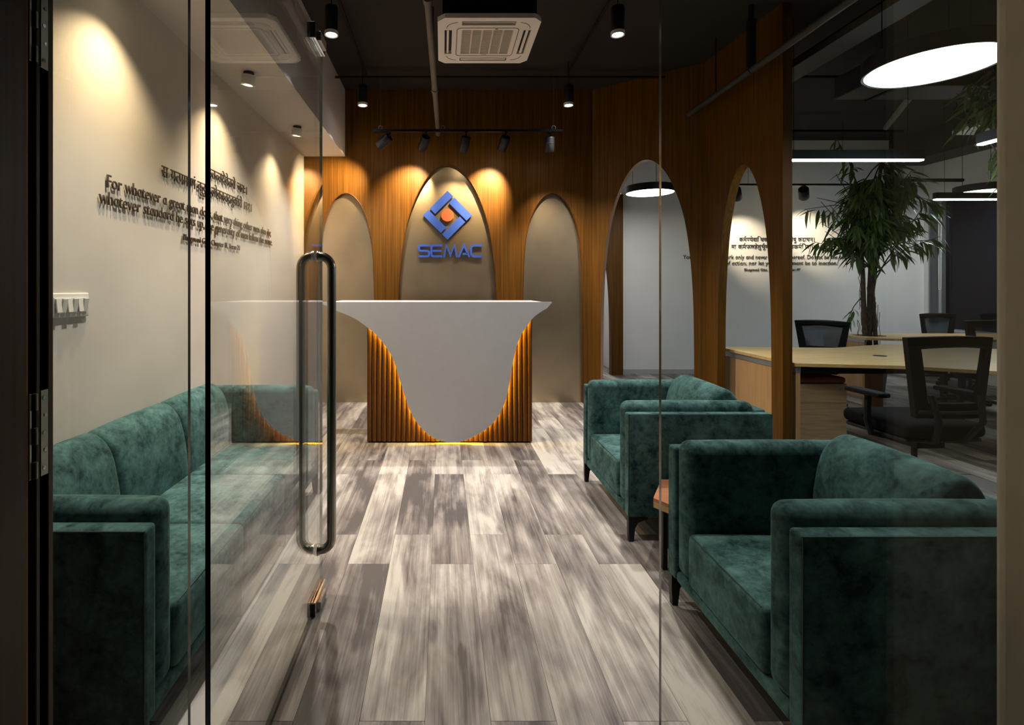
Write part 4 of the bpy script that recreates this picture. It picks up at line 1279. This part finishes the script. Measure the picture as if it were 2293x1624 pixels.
# trees ----------------------------------------------------------------------
def leaf_geo():
    V, Fc = [], []
    n = 5
    for i in range(n + 1):
        t = i / n
        wd = 0.078 * math.sin(math.pi * min(0.999, t ** 0.75)) + 0.004
        z = -0.22 * t * t
        V += [(-wd, t, z + 0.03 * math.sin(math.pi * t)), (0, t, z - 0.0), (wd, t, z + 0.03 * math.sin(math.pi * t))]
    for i in range(n):
        a = i * 3
        Fc += [(a, a + 1, a + 4, a + 3), (a + 1, a + 2, a + 5, a + 4)]
    return V, Fc
LEAF_G = leaf_geo()
LEAF_ME = mesh('leaf', LEAF_G, M['leaf'], smooth=180)

def tree(name_label, pos, crown_c, crown_r, n_leaf_parts, n_rest, stems, seed, front_y, zbase=0.40, low=True, extra=()):
    rnd = random.Random(seed)
    t = thing('potted_tree', (pos[0], pos[1], 0), name_label, 'tree')
    tips = []
    for (dx, dy, r0, tx_, ty_, tz_) in stems:
        path = []
        for i in range(9):
            f = i / 8
            path.append((dx + (tx_ - dx) * f ** 1.6 + rnd.uniform(-.012, .012), dy + (ty_ - dy) * f ** 1.6 + rnd.uniform(-.012, .012), zbase + (tz_ - zbase) * f))
        ob('stem', tube(path, [r0 * (1 - 0.6 * i / 8) for i in range(9)], 8), M['bark'], t, smooth=True)
        tips.append(path)
    # hanging aerial roots around the stems
    roots = []
    for i in range(34):
        s = rnd.choice(tips)
        a = rnd.uniform(0, 2 * math.pi)
        z1 = rnd.uniform(0.85, 1.5); z0 = z1 - rnd.uniform(0.2, 0.6)
        r = 0.04 + rnd.random() * 0.02
        p = s[2]
        roots.append(tube([(p[0] + r * math.cos(a) + rnd.uniform(-.015, .015), p[1] + r * math.sin(a) + rnd.uniform(-.01, .01), z1 + (z0 - z1) * k_ / 4) for k_ in range(5)], 0.0035, 4))
    if low:
        ro = ob('aerial_roots', join(*roots), M['bark'], t); ro['kind'] = 'stuff'
    # branches
    twigs = []
    nb = 78
    leaves = []
    for i in range(nb):
        s = rnd.choice(tips)
        j = rnd.randint(4, 8)
        p = Vector(s[j])
        th = rnd.uniform(0, 2 * math.pi); ph = rnd.uniform(-0.5, 0.95)
        d = Vector((math.cos(th) * math.cos(ph), math.sin(th) * math.cos(ph), math.sin(ph)))
        # aim the tip inside the crown ellipsoid
        u = rnd.random() ** 0.4
        tip = Vector(crown_c) + Vector((d.x * crown_r[0], d.y * crown_r[1], d.z * crown_r[2])) * u
        mid = (p + tip) / 2 + Vector((0, 0, rnd.uniform(0.03, 0.15)))
        path = [p, p.lerp(mid, 0.5) + Vector((0, 0, 0.03)), mid, mid.lerp(tip, 0.55), tip]
        twigs.append(tube([tuple(q) for q in path], [0.009, 0.008, 0.006, 0.005, 0.003], 5))
        for q in range(26):
            f = 0.25 + 0.75 * rnd.random()
            seg = min(3, int(f * 4)); ff = f * 4 - seg
            b = path[seg].lerp(path[seg + 1], ff)
            leaves.append(b)
    for base, tip in extra:
        base, tip = Vector(base), Vector(tip)
        twigs.append(tube([tuple(base), tuple(base.lerp(tip, 0.5) + Vector((0, 0, 0.06))), tuple(tip)], [0.006, 0.005, 0.003], 5))
        for q in range(12):
            leaves.append(base.lerp(tip, 0.4 + 0.6 * rnd.random()))
    tw = ob('branches', join(*twigs), M['bark'], t); tw['kind'] = 'stuff'
    rnd.shuffle(leaves)
    def leaf_matrix(b, sc_):
        out = Vector((b.x - crown_c[0], b.y - crown_c[1], 0))
        az = math.atan2(out.y, out.x) + rnd.uniform(-1.1, 1.1)
        el = rnd.uniform(-1.35, -0.15)
        d = Vector((math.cos(az) * math.cos(el), math.sin(az) * math.cos(el), math.sin(el)))
        side = d.cross(Vector((0, 0, 1))).normalized()
        up = side.cross(d).normalized()
        ro = Matrix((side, d, up)).transposed().to_4x4()
        return T(*b) @ ro @ RY(rnd.uniform(-.7, .7)) @ Matrix.Diagonal((sc_, sc_, sc_, 1))
    front = sorted(leaves, key=lambda b: b.y + front_y * 0)[:]
    parts, rest = front[:n_leaf_parts], front[n_leaf_parts:n_leaf_parts + n_rest]
    for b in parts:
        o = bpy.data.objects.new('leaf', LEAF_ME)
        COL.objects.link(o); o.parent = t
        o.matrix_basis = leaf_matrix(b, rnd.uniform(0.17, 0.27))
    if rest:
        gs = [xf(LEAF_G, leaf_matrix(b, rnd.uniform(0.16, 0.26))) for b in rest]
        fo = ob('foliage', join(*gs), M['leaf'], t, smooth=180); fo['kind'] = 'stuff'
    return t

def planter(x, y, label):
    t = thing('planter', (x, y, 0), label, 'planter')
    ob('pot', lathe([(0.0, 0.0), (0.15, 0.0), (0.19, 0.40), (0.175, 0.40), (0.165, 0.36), (0.0, 0.36)], 28), M['planter'], t, smooth=True)
    ob('soil', lathe([(0.0, 0.362), (0.160, 0.362), (0.160, 0.372), (0.0, 0.385)], 20), M['soil'], t)
planter(TREE1[0], TREE1[1], 'grey pot under the far desk holding the tall tree')
planter(TREE2[0], TREE2[1], 'grey pot under the nearest desk holding the second tree')
tree('tall leafy tree with several stems growing through the far desk', TREE1, (0.02, 0.0, 2.20), (0.74, 0.60, 0.88), 295, 1250,
     [(-0.05, 0.0, 0.034, -0.10, 0.03, 2.5), (0.01, 0.03, 0.042, 0.12, -0.04, 2.9), (0.07, -0.02, 0.026, -0.06, 0.02, 2.3), (0.05, 0.05, 0.022, 0.28, 0.08, 2.6)], 11, -1,
     extra=[((-0.08, -0.02, 1.25), (-0.42, -0.12, 0.80)), ((0.05, 0, 2.4), (0.2, -0.1, 3.1)), ((-0.1, 0, 2.5), (-0.5, -0.1, 3.2)), ((-0.05, 0, 2.3), (-0.85, -0.05, 2.3))])
tree('second leafy tree reaching over the linear pendant by the pier', TREE2, (-0.12, 0.0, 2.85), (0.62, 0.55, 0.34), 220, 1500,
     [(-0.03, 0.0, 0.03, -0.08, 0.0, 2.75), (0.03, 0.03, 0.026, 0.12, 0.05, 2.8)], 5, -1, low=False,
     extra=[((-0.1, 0, 2.7), (-0.52, -0.12, 2.52)), ((-0.1, 0, 2.7), (-0.60, -0.05, 2.75))])
